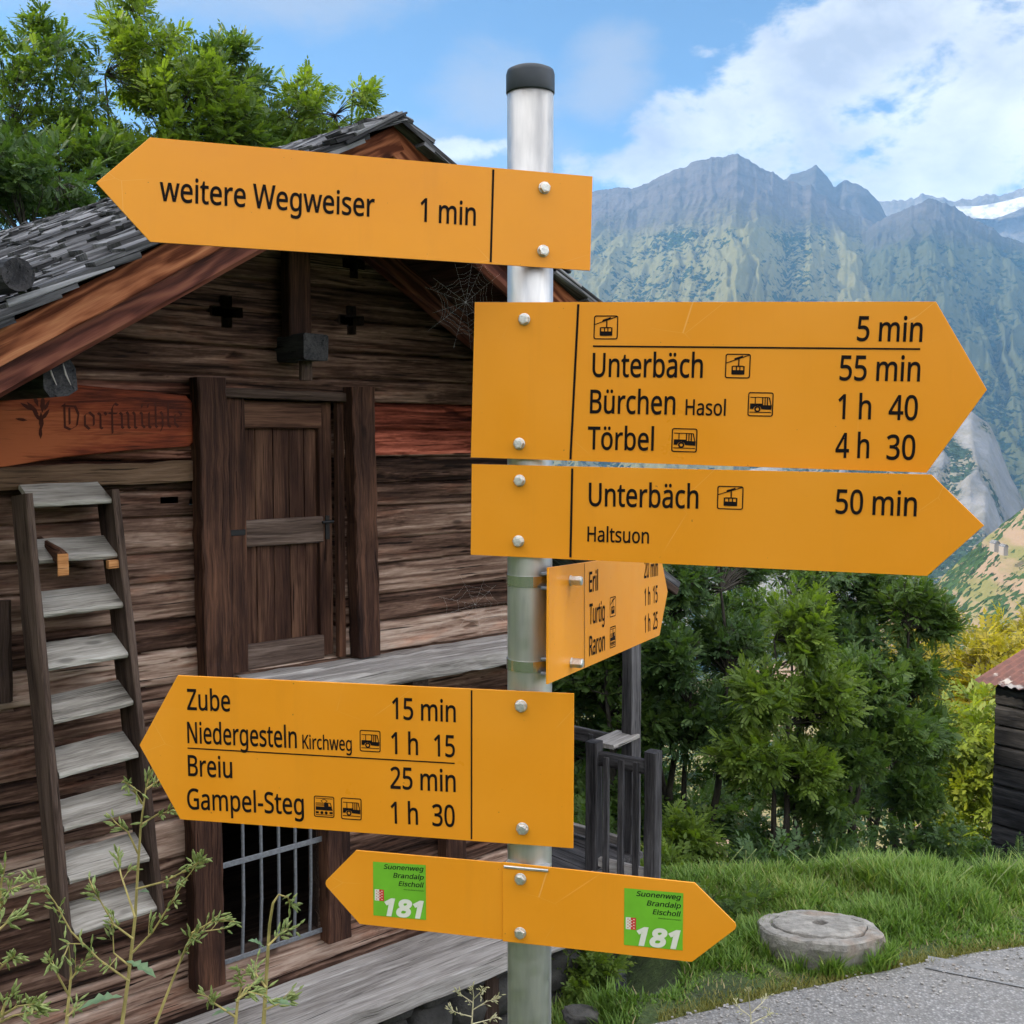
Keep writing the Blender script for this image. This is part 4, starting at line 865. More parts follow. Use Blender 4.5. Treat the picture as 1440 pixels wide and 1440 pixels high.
# letter outlines (advance, closed outlines), 1000 units to the em
GLYPH = {"-":[258,[[32,184,32,246,226,246,226,184]]],"0":[459,[[419,287,409,163,401,128,390,97,376,70,359,47,339,27,316,12,290,1,261,-6,229,-8,188,-4,153,8,122,27,97,54,76,88,60,129,48,176,42,229,39,287,41,346,48,399,58,446,73,486,93,520,119,547,149,566,186,578,229,581,269,578,304,566,335,547,361,520,382,486,399,446,410,399,417,346],[110,287,111,238,115,194,121,156,131,125,143,98,159,78,178,64,202,55,229,52,256,55,279,64,298,78,314,98,326,124,336,156,343,194,347,238,348,287,347,336,343,380,336,417,326,449,314,475,298,495,279,510,256,518,229,521,202,518,178,510,159,495,143,475,131,449,121,417,115,380,111,336]]],"1":[459,[[285,0,216,0,216,400,216,439,217,470,219,499,196,477,169,455,108,405,71,452,226,573,285,573]]],"2":[459,[[417,0,38,0,38,59,188,210,261,287,306,353,315,376,320,399,322,424,318,453,309,477,294,496,273,510,249,518,221,520,194,519,169,514,147,506,83,466,45,513,94,548,153,572,221,581,255,579,285,572,313,562,336,548,356,531,372,510,384,485,391,458,394,428,392,399,386,371,375,344,361,318,344,292,324,267,247,185,128,67,128,64,417,64]]],"3":[459,[[395,439,394,414,389,392,381,372,370,355,356,339,340,326,321,316,300,307,277,302,277,298,319,290,353,276,379,255,398,229,409,198,413,163,410,131,403,101,390,74,371,50,348,30,318,14,283,2,241,-6,193,-8,110,-1,36,23,36,89,114,61,194,51,241,55,278,65,305,81,324,104,335,132,339,164,337,187,331,206,320,223,306,236,288,247,265,255,240,261,211,264,179,265,123,265,123,326,180,326,209,327,236,332,259,339,278,350,294,362,307,377,316,394,321,413,323,434,320,460,311,481,295,498,274,511,249,519,219,521,164,515,117,498,75,473,39,521,61,537,87,550,115,563,147,573,181,579,218,581,273,576,317,563,352,540,376,511,390,477]]],"4":[459,[[443,130,359,130,359,0,291,0,291,130,17,130,17,190,286,576,359,576,359,193,443,193],[291,374,291,412,293,444,294,474,295,500,292,500,276,468,257,438,86,193,291,193]]],"5":[459,[[221,351,258,349,292,342,322,331,349,316,371,297,389,274,402,247,410,217,413,183,410,145,402,111,387,81,368,54,343,32,314,15,280,2,242,-5,199,-8,116,0,51,23,51,90,121,62,200,52,227,54,252,58,274,65,293,76,310,89,323,106,333,126,339,149,341,176,337,210,325,239,306,262,279,279,243,289,197,292,146,288,99,280,64,302,86,573,373,573,373,508,146,508,132,342,169,348]]],"8":[459,[[229,581,261,579,291,574,318,565,341,553,362,538,378,519,390,497,398,472,400,443,399,421,394,401,385,383,346,338,291,303,355,265,373,250,389,234,401,216,411,196,417,173,419,148,416,118,408,90,395,65,378,44,356,26,330,11,300,1,267,-6,231,-8,192,-6,157,0,126,10,100,24,78,42,61,63,49,87,42,115,39,146,41,171,47,194,56,214,68,232,82,249,99,264,158,299,107,336,71,383,64,401,59,422,58,444,60,472,68,497,80,518,97,537,117,552,141,565,168,573,197,579],[108,145,112,119,121,96,138,76,161,60,192,51,229,48,265,51,295,60,319,76,336,96,346,120,350,148,348,166,343,182,335,197,293,235,229,265,217,270,157,237,121,197,114,182,110,164],[228,524,200,521,176,514,155,502,139,486,130,466,127,441,128,422,133,406,141,391,179,357,232,330,282,357,317,392,325,406,329,423,330,441,327,466,318,486,302,502,282,514,257,521]]],"B":[521,[[241,573,307,569,361,558,404,541,434,515,453,478,459,431,457,409,453,389,446,371,437,354,424,340,409,328,392,317,372,309,350,304,350,300,415,279,433,267,448,253,461,236,470,215,476,191,478,163,475,130,467,100,454,74,436,52,413,33,385,19,354,8,318,2,279,0,78,0,78,573],[256,329,300,331,334,339,357,352,372,371,381,394,384,423,380,451,369,474,351,490,324,502,289,509,245,511,150,511,150,329],[150,269,150,61,265,61,311,64,346,74,371,91,388,112,398,138,401,168,399,188,395,205,388,221,377,235,362,247,344,256,321,263,293,267,260,269]]],"E":[446,[[398,0,78,0,78,573,398,573,398,509,150,509,150,330,383,330,383,268,150,268,150,63,398,63]]],"G":[584,[[326,302,524,302,524,22,431,-1,323,-8,267,-4,217,8,173,28,136,55,105,89,81,130,63,176,52,229,49,286,53,343,65,395,84,442,111,482,145,517,186,544,233,564,286,577,346,581,437,572,516,547,489,484,421,508,342,517,298,514,259,505,225,489,195,468,170,441,150,409,136,373,127,332,124,286,127,243,134,202,146,166,164,133,187,106,216,84,251,68,292,58,340,55,404,59,452,68,452,238,326,238]]],"H":[594,[[516,0,443,0,443,267,150,267,150,0,78,0,78,573,150,573,150,330,443,330,443,573,516,573]]],"K":[496,[[496,0,411,0,209,273,150,222,150,0,78,0,78,573,150,573,150,290,199,345,249,399,403,573,488,573,261,323]]],"N":[609,[[532,0,447,0,141,476,138,476,141,432,143,378,144,320,144,0,78,0,78,573,161,573,467,99,470,99,468,137,466,193,464,249,464,573,532,573]]],"R":[499,[[236,573,281,571,320,565,353,555,381,540,404,522,422,500,434,474,442,444,444,410,442,381,437,356,427,334,415,315,401,298,385,285,330,257,487,0,403,0,264,237,150,237,150,0,78,0,78,573],[232,510,150,510,150,298,236,298,278,301,312,310,338,325,355,347,366,374,370,407,368,430,363,450,355,467,343,480,328,491,310,500,287,505,261,509]]],"S":[440,[[403,153,400,121,392,92,378,66,359,44,335,26,307,11,274,1,238,-6,198,-8,137,-5,83,4,41,19,41,88,113,65,201,55,228,56,252,60,273,66,290,74,305,85,316,98,324,113,329,129,330,147,329,164,325,180,318,194,308,207,295,218,277,230,196,265,131,294,85,330,57,375,48,435,51,464,58,490,71,513,89,533,110,550,136,563,165,573,197,579,231,581,318,572,389,549,366,487,302,508,229,517,207,516,187,513,169,507,155,499,142,489,133,478,126,464,122,450,121,434,122,416,126,400,133,386,143,373,156,362,172,351,246,318,332,279,353,264,371,247,385,228,395,206,401,181]]],"T":[446,[[259,0,187,0,187,509,8,509,8,573,437,573,437,509,259,509]]],"U":[586,[[513,202,511,164,503,128,489,95,470,65,446,40,416,20,380,4,338,-5,290,-8,225,-2,171,18,128,50,97,93,78,144,72,204,72,573,144,573,144,201,148,158,161,122,182,93,211,72,248,59,294,55,327,57,355,63,379,73,399,88,415,105,427,126,435,149,440,174,442,202,442,573,513,573]]],"W":[746,[[735,573,583,0,510,0,370,484,234,0,161,0,10,573,85,573,201,112,333,573,407,573,544,112,660,573]]],"Z":[459,[[427,0,30,0,30,55,332,508,40,508,40,573,419,573,419,518,118,64,427,64]]],"a":[450,[[231,437,279,433,318,422,347,403,368,375,381,338,385,293,385,0,334,0,320,61,317,61,279,22,234,-1,172,-8,148,-7,124,-2,103,6,84,16,68,30,55,48,45,68,39,92,37,119,43,159,59,192,87,219,127,238,179,251,243,257,316,259,316,285,313,317,306,342,293,359,275,371,253,378,227,380,163,370,106,347,84,400,151,426],[252,208,204,203,167,195,141,182,124,165,113,144,110,119,112,97,120,79,132,66,148,56,167,51,188,49,223,52,253,62,279,79,299,103,311,134,315,172,315,210]]],"b":[493,[[139,461,138,410,135,373,139,373,153,390,169,405,189,419,213,429,240,435,272,437,322,431,365,412,401,381,428,338,444,283,449,215,447,168,439,127,427,91,410,61,390,36,365,17,337,3,306,-5,272,-8,240,-6,213,0,189,10,169,24,153,38,139,55,133,55,119,0,68,0,68,609,139,609],[260,379,231,377,207,371,188,361,172,348,159,330,150,308,144,282,140,252,139,217,139,214,142,165,150,125,165,93,187,69,219,55,261,51,297,55,325,69,348,93,363,126,373,166,376,216,373,265,363,306,348,338,325,360,296,374]]],"c":[385,[[241,-8,204,-5,170,2,139,15,112,34,88,58,69,87,55,123,47,165,44,213,47,262,56,305,71,342,90,372,114,396,142,415,174,428,208,435,245,438,309,431,358,415,337,356,292,370,244,376,217,374,193,368,172,358,155,343,141,325,131,303,123,277,119,247,117,213,119,181,123,152,131,126,141,104,155,86,172,71,191,61,214,55,240,53,302,60,351,78,351,15,304,-2]]],"d":[493,[[221,-8,171,-2,128,17,92,48,65,91,49,146,44,214,49,282,66,338,93,381,128,413,171,432,221,438,280,429,323,407,354,374,359,374,356,405,354,438,354,609,425,609,425,0,368,0,358,58,354,58,323,24,279,1],[232,51,273,55,305,67,328,88,343,117,352,154,355,200,355,213,352,263,343,304,329,336,306,360,274,375,231,379,196,374,168,359,146,334,130,300,120,260,117,213,120,165,130,125,146,93,168,69,197,55]]],"e":[452,[[234,438,269,435,301,427,329,414,354,396,374,373,390,346,402,315,409,281,411,244,411,201,117,201,122,157,134,119,154,90,181,69,215,56,254,52,327,60,392,82,392,20,327,-1,251,-8,212,-5,176,3,143,17,114,36,90,61,70,91,56,126,47,167,44,212,47,257,55,297,68,333,86,364,108,390,134,411,164,426,198,435],[233,380,202,377,175,366,154,348,137,323,125,293,119,257,338,257,336,281,333,302,326,322,318,338,306,353,292,364,276,373,256,378]]],"g":[493,[[221,438,248,436,273,431,297,422,319,409,338,393,355,373,359,373,369,430,425,430,425,-7,423,-46,416,-80,404,-109,388,-135,367,-155,341,-172,310,-183,274,-190,233,-192,147,-186,78,-165,78,-100,149,-125,237,-134,271,-130,300,-119,324,-101,341,-77,352,-48,355,-13,355,4,356,32,358,57,354,57,338,37,320,21,299,8,275,-1,250,-6,221,-8,170,-2,126,18,91,51,65,95,49,149,44,214,49,278,65,332,91,377,126,411,169,431],[230,379,207,376,187,370,169,359,153,344,140,326,130,303,123,277,119,247,117,213,120,165,130,124,146,92,169,68,197,54,232,50,288,58,303,65,315,74,326,85,349,131,356,197,356,214,355,251,350,282,343,309,332,331,319,348,302,362,281,371,257,377]]],"h":[496,[[139,431,138,399,135,370,140,370,174,407,221,429,273,437,306,435,335,430,360,421,382,408,399,391,413,370,423,344,429,314,431,280,431,0,361,0,361,275,358,307,351,333,338,353,319,367,295,376,265,379,235,377,210,370,189,360,173,347,160,329,150,308,144,283,140,254,139,222,139,0,68,0,68,609,139,609]]],"i":[207,[[139,430,139,0,68,0,68,430],[104,591,133,580,140,572,144,560,145,546,144,532,140,521,133,512,104,501,93,502,83,506,75,512,68,521,64,532,63,546,64,560,68,572,75,580,83,586,93,590]]],"l":[207,[[139,0,68,0,68,609,139,609]]],"m":[750,[[540,438,584,434,621,421,649,401,669,371,681,330,685,280,685,0,615,0,615,277,613,308,606,333,594,353,577,367,555,376,528,379,490,374,460,362,438,342,423,315,414,280,411,237,411,0,342,0,342,277,332,333,325,347,315,359,303,367,289,374,272,377,253,379,227,377,204,370,185,360,170,347,158,329,150,308,144,283,140,255,139,223,139,0,68,0,68,430,125,430,136,371,140,371,173,409,217,431,266,438,298,436,325,430,349,420,369,406,386,388,398,366,402,366,418,388,438,406,461,420,486,430,512,436]]],"n":[496,[[275,438,322,434,361,421,391,401,413,371,426,330,431,280,431,0,361,0,361,275,358,307,351,333,338,353,319,367,295,376,265,379,222,374,189,361,166,338,151,308,142,269,139,223,139,0,68,0,68,430,125,430,136,371,140,371,175,409,222,431]]],"o":[485,[[442,216,440,181,436,150,428,121,417,95,404,71,388,51,369,33,348,18,324,7,299,-1,271,-6,241,-8,214,-6,188,-1,163,7,140,18,119,33,100,51,84,71,70,95,59,121,51,150,46,181,44,216,47,261,55,301,68,336,87,367,110,392,137,412,169,426,204,435,244,438,281,435,316,426,347,412,374,392,398,367,417,336,431,301,439,261],[117,216,119,184,123,154,130,128,141,105,155,86,172,71,192,59,216,53,243,51,270,53,294,59,314,71,331,86,345,105,356,128,363,154,367,184,369,216,367,248,363,277,355,303,345,325,331,344,314,359,294,370,270,376,242,379,202,374,171,359,147,335,130,303,120,263]]],"p":[493,[[273,438,322,432,365,413,401,383,428,339,444,284,449,216,447,170,439,129,427,93,410,62,390,37,365,17,337,3,306,-5,272,-8,213,1,170,24,139,55,134,55,137,20,139,-16,139,-192,68,-192,68,430,126,430,136,371,139,371,170,405,213,429],[260,379,233,377,210,371,190,362,174,349,161,333,152,313,145,289,141,261,139,229,139,216,140,182,144,152,150,126,159,103,172,85,188,70,208,59,233,53,261,51,286,53,308,60,326,72,341,88,354,108,364,131,371,157,375,186,376,217,373,262,363,302,348,334,325,359,296,374]]],"r":[331,[[269,438,295,437,319,433,310,368,287,372,264,374,217,363,176,334,149,289,139,229,139,0,68,0,68,430,126,430,134,351,137,351,170,395,214,426,231,433,249,437]]],"s":[384,[[348,119,346,92,339,69,327,49,311,32,292,18,268,6,241,-2,210,-6,176,-8,99,-1,42,19,42,83,104,60,178,49,211,51,236,57,256,66,269,79,277,94,280,112,271,141,239,167,174,196,103,228,84,239,69,252,57,266,48,283,43,302,41,324,46,358,61,386,85,408,118,425,157,435,202,438,275,430,339,409,315,353,258,372,197,380,171,379,149,374,131,366,118,356,111,343,108,328,119,298,154,274,219,246,289,215,306,203,321,191,333,176,341,159,346,140]]],"t":[289,[[212,50,245,53,272,59,272,5,240,-4,200,-8,178,-7,157,-3,138,4,120,13,104,27,91,44,82,66,76,93,74,125,74,375,13,375,13,409,75,437,103,528,144,528,144,430,269,430,269,375,144,375,144,127,146,103,153,83,163,69,177,58,193,52]]],"u":[496,[[427,430,427,0,370,0,359,57,356,57,321,20,273,-1,220,-8,187,-6,159,-1,134,8,112,21,95,38,81,59,71,85,65,114,63,148,63,430,135,430,135,153,137,122,145,96,158,76,176,62,200,53,230,51,260,53,285,59,306,69,323,82,336,100,345,121,352,146,356,175,357,206,357,430]]],"w":[630,[[346,243,336,276,328,308,321,335,316,357,313,357,308,335,302,307,294,275,284,242,207,1,127,1,9,431,82,431,141,201,153,154,163,109,169,73,172,73,178,97,185,128,193,160,201,188,277,431,354,431,428,188,440,149,451,109,457,74,460,74,466,108,477,153,489,201,549,431,621,431,502,1,419,1]]],"z":[377,[[346,0,31,0,31,47,262,375,45,375,45,430,340,430,340,377,112,55,346,55]]],"ä":[450,[[231,437,279,433,318,422,347,403,368,375,381,338,385,293,385,0,334,0,320,61,317,61,279,22,234,-1,172,-8,148,-7,124,-2,103,6,84,16,68,30,55,48,45,68,39,92,37,119,43,159,59,192,87,219,127,238,179,251,243,257,316,259,316,285,313,317,306,342,293,359,275,371,253,378,227,380,163,370,106,347,84,400,151,426],[252,208,204,203,167,195,141,182,124,165,113,144,110,119,112,97,120,79,132,66,148,56,167,51,188,49,223,52,253,62,279,79,299,103,311,134,315,172,315,210],[113,546,114,559,118,569,124,576,151,585,177,576,183,569,187,559,188,546,187,534,183,524,177,516,151,506,124,516,118,524,114,534],[264,546,265,559,269,569,275,576,301,585,327,576,333,569,337,559,338,546,337,534,333,524,327,516,301,506,275,516,269,524,265,534]]],"ö":[485,[[442,216,440,181,436,150,428,121,417,95,404,71,388,51,369,33,348,18,324,7,299,-1,271,-6,241,-8,214,-6,188,-1,163,7,140,18,119,33,100,51,84,71,70,95,59,121,51,150,46,181,44,216,47,261,55,301,68,336,87,367,110,392,137,412,169,426,204,435,244,438,281,435,316,426,347,412,374,392,398,367,417,336,431,301,439,261],[117,216,119,184,123,154,130,128,141,105,155,86,172,71,192,59,216,53,243,51,270,53,294,59,314,71,331,86,345,105,356,128,363,154,367,184,369,216,367,248,363,277,355,303,345,325,331,344,314,359,294,370,270,376,242,379,202,374,171,359,147,335,130,303,120,263],[131,546,132,559,136,569,142,576,168,585,195,576,201,569,205,559,206,546,205,534,201,524,195,516,168,506,142,516,136,524,132,534],[281,546,283,559,286,569,292,576,318,585,345,576,351,569,355,559,356,546,355,534,351,524,345,516,318,506,292,516,286,524,283,534]]],"ü":[496,[[427,430,427,0,370,0,359,57,356,57,321,20,273,-1,220,-8,187,-6,159,-1,134,8,112,21,95,38,81,59,71,85,65,114,63,148,63,430,135,430,135,153,137,122,145,96,158,76,176,62,200,53,230,51,260,53,285,59,306,69,323,82,336,100,345,121,352,146,356,175,357,206,357,430],[136,546,137,559,141,569,147,576,173,585,200,576,206,569,210,559,211,546,210,534,206,524,200,516,173,506,147,516,141,524,137,534],[286,546,287,559,291,569,297,576,323,585,350,576,356,569,360,559,361,546,360,534,356,524,350,516,323,506,297,516,291,524,287,534]]]," ":[209,[]]}
CAPH = .573
# ------------------------------------------------------------------ signpost
PC = ray(745.3, 640); PC = PC / PC[1] * (1.36 * F / 1440); PX, PY = float(PC[0]), float(PC[1]); PR = .03
pole = thing('signpost_pole', (PX, PY, -1.8), 'galvanised steel tube pole with dark plastic cap carrying the yellow signs', 'pole')
ztop = float(ray(745, 97)[2] / ray(745, 97)[1] * PY)
def ztube(name, z0, z1, r, m, parent, n=48, prof=None):
    b = MB(); prof = prof or [(z0, r), (z1, r)]
    b.tube([(PX, PY, z) for z, _ in prof], [r_ for _, r_ in prof], n); return b.build(name, m, parent, True)
zc_ = float(ray(745, 131)[2] / ray(745, 131)[1] * PY)
def lathe(name, prof, m, parent, n=48, cx=PX, cyy=PY):
    V = []; k = len(prof)
    for z, r in prof:
        for j in range(n): a = 2 * math.pi * j / n; V.append((cx + r * math.cos(a), cyy + r * math.sin(a), z))
    Fs = [(i * n + j, i * n + (j + 1) % n, (i + 1) * n + (j + 1) % n, (i + 1) * n + j) for i in range(k - 1) for j in range(n)]
    Fs += [tuple(range(n - 1, -1, -1)), tuple((k - 1) * n + j for j in range(n))]
    o = make(name, V, Fs, m, parent, name != 'clamp_band'); return o
o = lathe('tube', [(-1.9, PR), (-1.2, PR), (-.6, PR), (0, PR), (zc_ - .002, PR)], M['galv'], pole)
o = lathe('cap', [(zc_ - .002, PR + .0008), (zc_, PR + .0016), (ztop - .008, PR + .0016), (ztop - .003, PR + .0002), (ztop, PR - .006), (ztop + .0004, .002)], M['cap'], pole)
for zz in (-.0,): pass

def frame(yaw, roll, pit):
    cy_, sy_ = math.cos(yaw), math.sin(yaw); ex = np.array([cy_, sy_, 0]); n = np.array([sy_, -cy_, 0])
    ez2 = DZ * math.cos(pit) + n * math.sin(pit); n2 = n * math.cos(pit) - DZ * math.sin(pit)
    return ex * math.cos(roll) + ez2 * math.sin(roll), -ex * math.sin(roll) + ez2 * math.cos(roll), n2
class Sign:
    def __init__(s, name, label, yaw, roll, pit, a, z, L, H, tip, off=.006, thick=.003, poly=None, cat='direction sign', group='yellow hiking signs on the pole'):
        s.e, s.f, s.n = frame(R(yaw), R(roll), R(pit))
        s.o = np.array([PX, PY, 0]) + s.n * (PR + off) + DZ * z + s.e * a
        s.L, s.H = L, H
        s.root = thing(name, s.o, label, cat, group)
        P = poly or ([(0, 0), (0, -H), (L, -H), (tip[0], tip[1]), (L, 0)] if tip[0] > 0 else [(0, 0), (tip[0], tip[1]), (0, -H), (L, -H), (L, 0)])
        b = MB(); b.prism(P, s.o, s.e, s.f, s.n, thick, .0006); s.plate = b.build('plate', M['sign'], s.root)
        s.mark = MB()
    def loc(s, x, y):
        d = ray(x, y); t = (s.o @ s.n) / (d @ s.n); p = d * t - s.o; return np.array([p @ s.e, p @ s.f])
    def P(s, a, b, h=.0006): return s.o + s.e * a + s.f * b + s.n * h
    def poly(s, mb, pts, h=.0006): mb.add([s.P(a, b, h) for a, b in pts], [tuple(range(len(pts)))])
    def line(s, name, p, q, wpx, mb=None):
        p, q = s.loc(*p), s.loc(*q); wd = wpx / F * PY; d = unit(q - p); n = np.array([-d[1], d[0]]) * wd / 2
        m = mb or MB(); s.poly(m, [p - n, q - n, q + n, p + n])
        if mb is None: return m.build(name, M['ink'], s.root)
    def text(s, body, p0, p1, cap, m=None, shear=0, bold=.011, parent=None, name='lettering', h=.0006, local=None):
        if local: q0, q1, capl = local
        else:
            q0, q1 = s.loc(*p0), s.loc(*p1); capl = np.linalg.norm(s.loc(p0[0], p0[1] - cap) - q0)
        cu = bpy.data.curves.new(name, 'CURVE'); cu.dimensions = '2D'; cu.fill_mode = 'FRONT'; cu.offset = bold; cx_ = 0
        for ch in body:
            adv_, polys = GLYPH[ch]
            for pl in polys:
                k = len(pl) // 2; sp = cu.splines.new('POLY'); sp.points.add(k - 1); sp.use_cyclic_u = True
                for i_ in range(k): sp.points[i_].co = ((cx_ + pl[2 * i_] + shear * pl[2 * i_ + 1]) / 1000, pl[2 * i_ + 1] / 1000, 0, 1)
            cx_ += adv_
        ob = bpy.data.objects.new(name, cu); col.objects.link(ob)
        dg = bpy.context.evaluated_depsgraph_get(); me = bpy.data.meshes.new_from_object(ob.evaluated_get(dg)); bpy.data.objects.remove(ob)
        co = np.empty(len(me.vertices) * 3); me.vertices.foreach_get('co', co); co = co.reshape(-1, 3)
        x0, x1 = co[:, 0].min(), co[:, 0].max(); sx = np.linalg.norm(q1 - q0) / (x1 - x0); sy = capl / (CAPH + 2 * bold); d = unit(q1 - q0); n = np.array([-d[1], d[0]])
        a = (co[:, 0] - x0) * sx; bb = (co[:, 1] + bold) * sy
        W_ = s.o + np.outer(q0[0] + a * d[0] + bb * n[0], s.e) + np.outer(q0[1] + a * d[1] + bb * n[1], s.f) + s.n * h
        par = parent or s.root; W_ = W_ - root_loc(par)
        me.vertices.foreach_set('co', W_.astype(np.float32).ravel()); me.materials.clear(); me.materials.append(m or M['ink']); me.update()
        o = bpy.data.objects.new(name, me); col.objects.link(o); o.parent = par; return o
    def bolt(s, x, y, r=7.6, long=0):
        p = s.loc(x, y); rr = r / F * PY; b = MB(); m = 6; rot = rng.uniform(0, 1)
        ring = lambda k, rad, hh, n_, rt=0: [s.P(p[0] + rad * math.cos(2 * math.pi * j / n_ + rt), p[1] + rad * math.sin(2 * math.pi * j / n_ + rt), hh) for j in range(n_)]
        def stack(rs, n_, rt):
            V = []; k = len(rs)
            for rad, hh in rs: V += ring(0, rad, hh, n_, rt)
            b.add(V, [(i * n_ + j, i * n_ + (j + 1) % n_, (i + 1) * n_ + (j + 1) % n_, (i + 1) * n_ + j) for i in range(k - 1) for j in range(n_)] + [tuple((k - 1) * n_ + j for j in range(n_))])
        stack([(rr * 1.08, .0002), (rr * 1.08, .0010), (rr * .98, .0014)], 20, 0)
        stack([(rr * 1.0, .0012), (rr * 1.0, .0052 + long), (rr * .86, .0064 + long)], 6, rot)
        stack([(rr * .70, .0064 + long), (rr * .62, .0067 + long)], 16, 0)
        for k in range(4):
            a_ = k * 1.57 + rot; c_ = p + np.array([math.cos(a_), math.sin(a_)]) * rr * .36; t_ = np.array([-math.sin(a_), math.cos(a_)]) * rr * .09; r_ = np.array([math.cos(a_), math.sin(a_)]) * rr * .2
            b.add([s.P(*(c_ - t_ - r_), .0070 + long), s.P(*(c_ + t_ - r_), .0070 + long), s.P(*(c_ + t_ + r_), .0070 + long), s.P(*(c_ - t_ + r_), .0070 + long)], [(0, 1, 2, 3)])
        return b.build('bolt', M['steel'], s.root)
    def icon(s, kind, tl, br):
        """pictogram in a rounded frame; unit square with y up"""
        q0, q1 = s.loc(*tl), s.loc(*br); w_, h_ = q1[0] - q0[0], q0[1] - q1[1]; b = MB()
        T_ = lambda pts: [(q0[0] + x * w_, q1[1] + y * h_) for x, y in pts]
        def rrect(x0, y0, x1, y1, r):
            pts = []
            for cx_, cy_, a0 in ((x1 - r, y1 - r, 0), (x0 + r, y1 - r, 90), (x0 + r, y0 + r, 180), (x1 - r, y0 + r, 270)):
                for k in range(5): a_ = R(a0 + 22.5 * k); pts.append((cx_ + r * math.cos(a_), cy_ + r * math.sin(a_)))
            return pts
        def ringp(o_, i_):
            n_ = len(o_); V = [s.P(a, c) for a, c in T_(o_)] + [s.P(a, c) for a, c in T_(i_)]
            b.add(V, [(k, (k + 1) % n_, n_ + (k + 1) % n_, n_ + k) for k in range(n_)])
        pg = lambda *p: s.poly(b, T_(p))
        rc = lambda x0, y0, x1, y1: pg((x0, y0), (x1, y0), (x1, y1), (x0, y1))
        circ = lambda cx_, cy_, r, n_=18: [(cx_ + r * math.cos(2 * math.pi * k / n_), cy_ + r * math.sin(2 * math.pi * k / n_)) for k in range(n_)]
        ringp(rrect(0, 0, 1, 1, .09), rrect(.045, .045, .955, .955, .06))
        if kind == 'lift':
            pg((.045, .60), (.045, .64), (.955, .975), (.955, .935))
            pg((.34, .74), (.36, .82), (.70, .935), (.68, .855)); rc(.51, .50, .56, .80)
            pg(*rrect(.255, .15, .775, .335, .03)); rc(.255, .30, .31, .50); rc(.72, .30, .775, .50); rc(.31, .465, .72, .515); rc(.425, .3, .47, .47); rc(.565, .3, .61, .47)
        elif kind == 'bus':
            pg((.09, .77), (.09, .805), (.78, .805), (.86, .79), (.93, .46), (.895, .46), (.81, .77))
            pg((.09, .53), (.09, .30), (.22, .30), (.26, .39), (.38, .44), (.50, .39), (.54, .30), (.93, .28), (.94, .47), (.56, .47), (.56, .53))
            rc(.27, .5, .305, .8); rc(.555, .45, .60, .8); rc(.655, .45, .695, .8); rc(.745, .45, .79, .8)
            ringp(circ(.385, .30, .125), circ(.385, .30, .062)); rc(.08, .155, .93, .19)
        else:
            for y in (.885, .115): rc(.09, y - .015, .91, y + .015)
            pg((.09, .50), (.09, .33), (.93, .33), (.86, .50), (.86, .53), (.72, .53), (.70, .70), (.50, .70), (.50, .50))
            for y in (.555, .61, .665): rc(.09, y - .012, .50, y + .014)
            pg((.69, .66), (.69, .70), (.82, .70), (.89, .47), (.85, .47), (.79, .66))
            rc(.09, .17, .24, .27); rc(.76, .17, .92, .27)
            pg(*circ(.39, .215, .075)); pg(*circ(.60, .215, .075))
            for A_, B_ in (((.34, .77), (.50, .86)), ((.50, .86), (.66, .77)), ((.34, .77), (.44, .70)), ((.66, .77), (.56, .70))):
                d = unit(np.array(B_) - np.array(A_)); n_ = np.array([-d[1], d[0]]) * .014; A_, B_ = np.array(A_), np.array(B_); pg(A_ - n_, B_ - n_, B_ + n_, A_ + n_)
        return b.build('pictogram', M['ink'], s.root)
S = Sign('direction_sign', 'topmost yellow arrow sign pointing left that reads weitere Wegweiser', 14.91, -1.31, 0, -.4698, .3366, .5433, .1201, (-.0592, -.0569))
S.text('weitere Wegweiser', (224.5, 282.5), (526.7, 305.5), 35.0); S.text('1 min', (590.7, 311.7), (668.8, 317.7), 33.7)
S.line('divider', (693.7, 238.5), (690, 368.7), 2.8); S.bolt(765.5, 264.3); S.bolt(763.7, 353)
S = Sign('direction_sign', 'large yellow arrow sign pointing right with four rows, Unterbäch, Bürchen and Törbel', -13.94, -1.59, -.25, -.0656, .1720, .5635, .2012, (.6249, -.1020))
S.line('divider', (813.4, 427.9), (802.3, 646), 3.1); S.line('rule', (834, 486.8), (1294, 490.9), 2.2)
S.icon('lift', (835.6, 443.6), (868.6, 477.4)); S.icon('lift', (1020.6, 497.3), (1054.6, 532.3)); S.icon('bus', (1052.4, 551.3), (1086.7, 586)); S.icon('bus', (945.1, 601.8), (979.8, 636.4))
for a in (('Unterbäch', (832.9, 530.2), (988.1, 531.4), 34), ('Bürchen', (829.5, 581.3), (949.5, 583.2), 33.5), ('Hasol', (963.8, 583.7), (1020.3, 584.8), 22.4), ('Törbel', (826.3, 632), (919.2, 634), 32.4),
          ('5 min', (1204.7, 479.6), (1296.6, 480.9), 35.2), ('55 min', (1180.2, 535), (1293.4, 536.6), 35.4), ('1 h', (1177.8, 589.4), (1224.5, 590), 35.2), ('40', (1249.1, 590.7), (1290, 591.3), 35.2), ('4 h', (1174.4, 643.8), (1221.9, 644.6), 35.2), ('30', (1246.2, 646.3), (1286.6, 646.9), 35.2)): S.text(*a)
S.bolt(737.4, 449); S.bolt(730.2, 624)
S = Sign('direction_sign', 'low yellow arrow sign pointing right that reads Unterbäch 50 min, Haltsuon', -15.95, -.85, 0, -.0697, -.0370, .5669, .1198, (.6266, -.0578))
S.line('divider', (804.9, 658.7), (802.3, 783.7), 3.1); S.icon('lift', (1009, 682.9), (1044.9, 717))
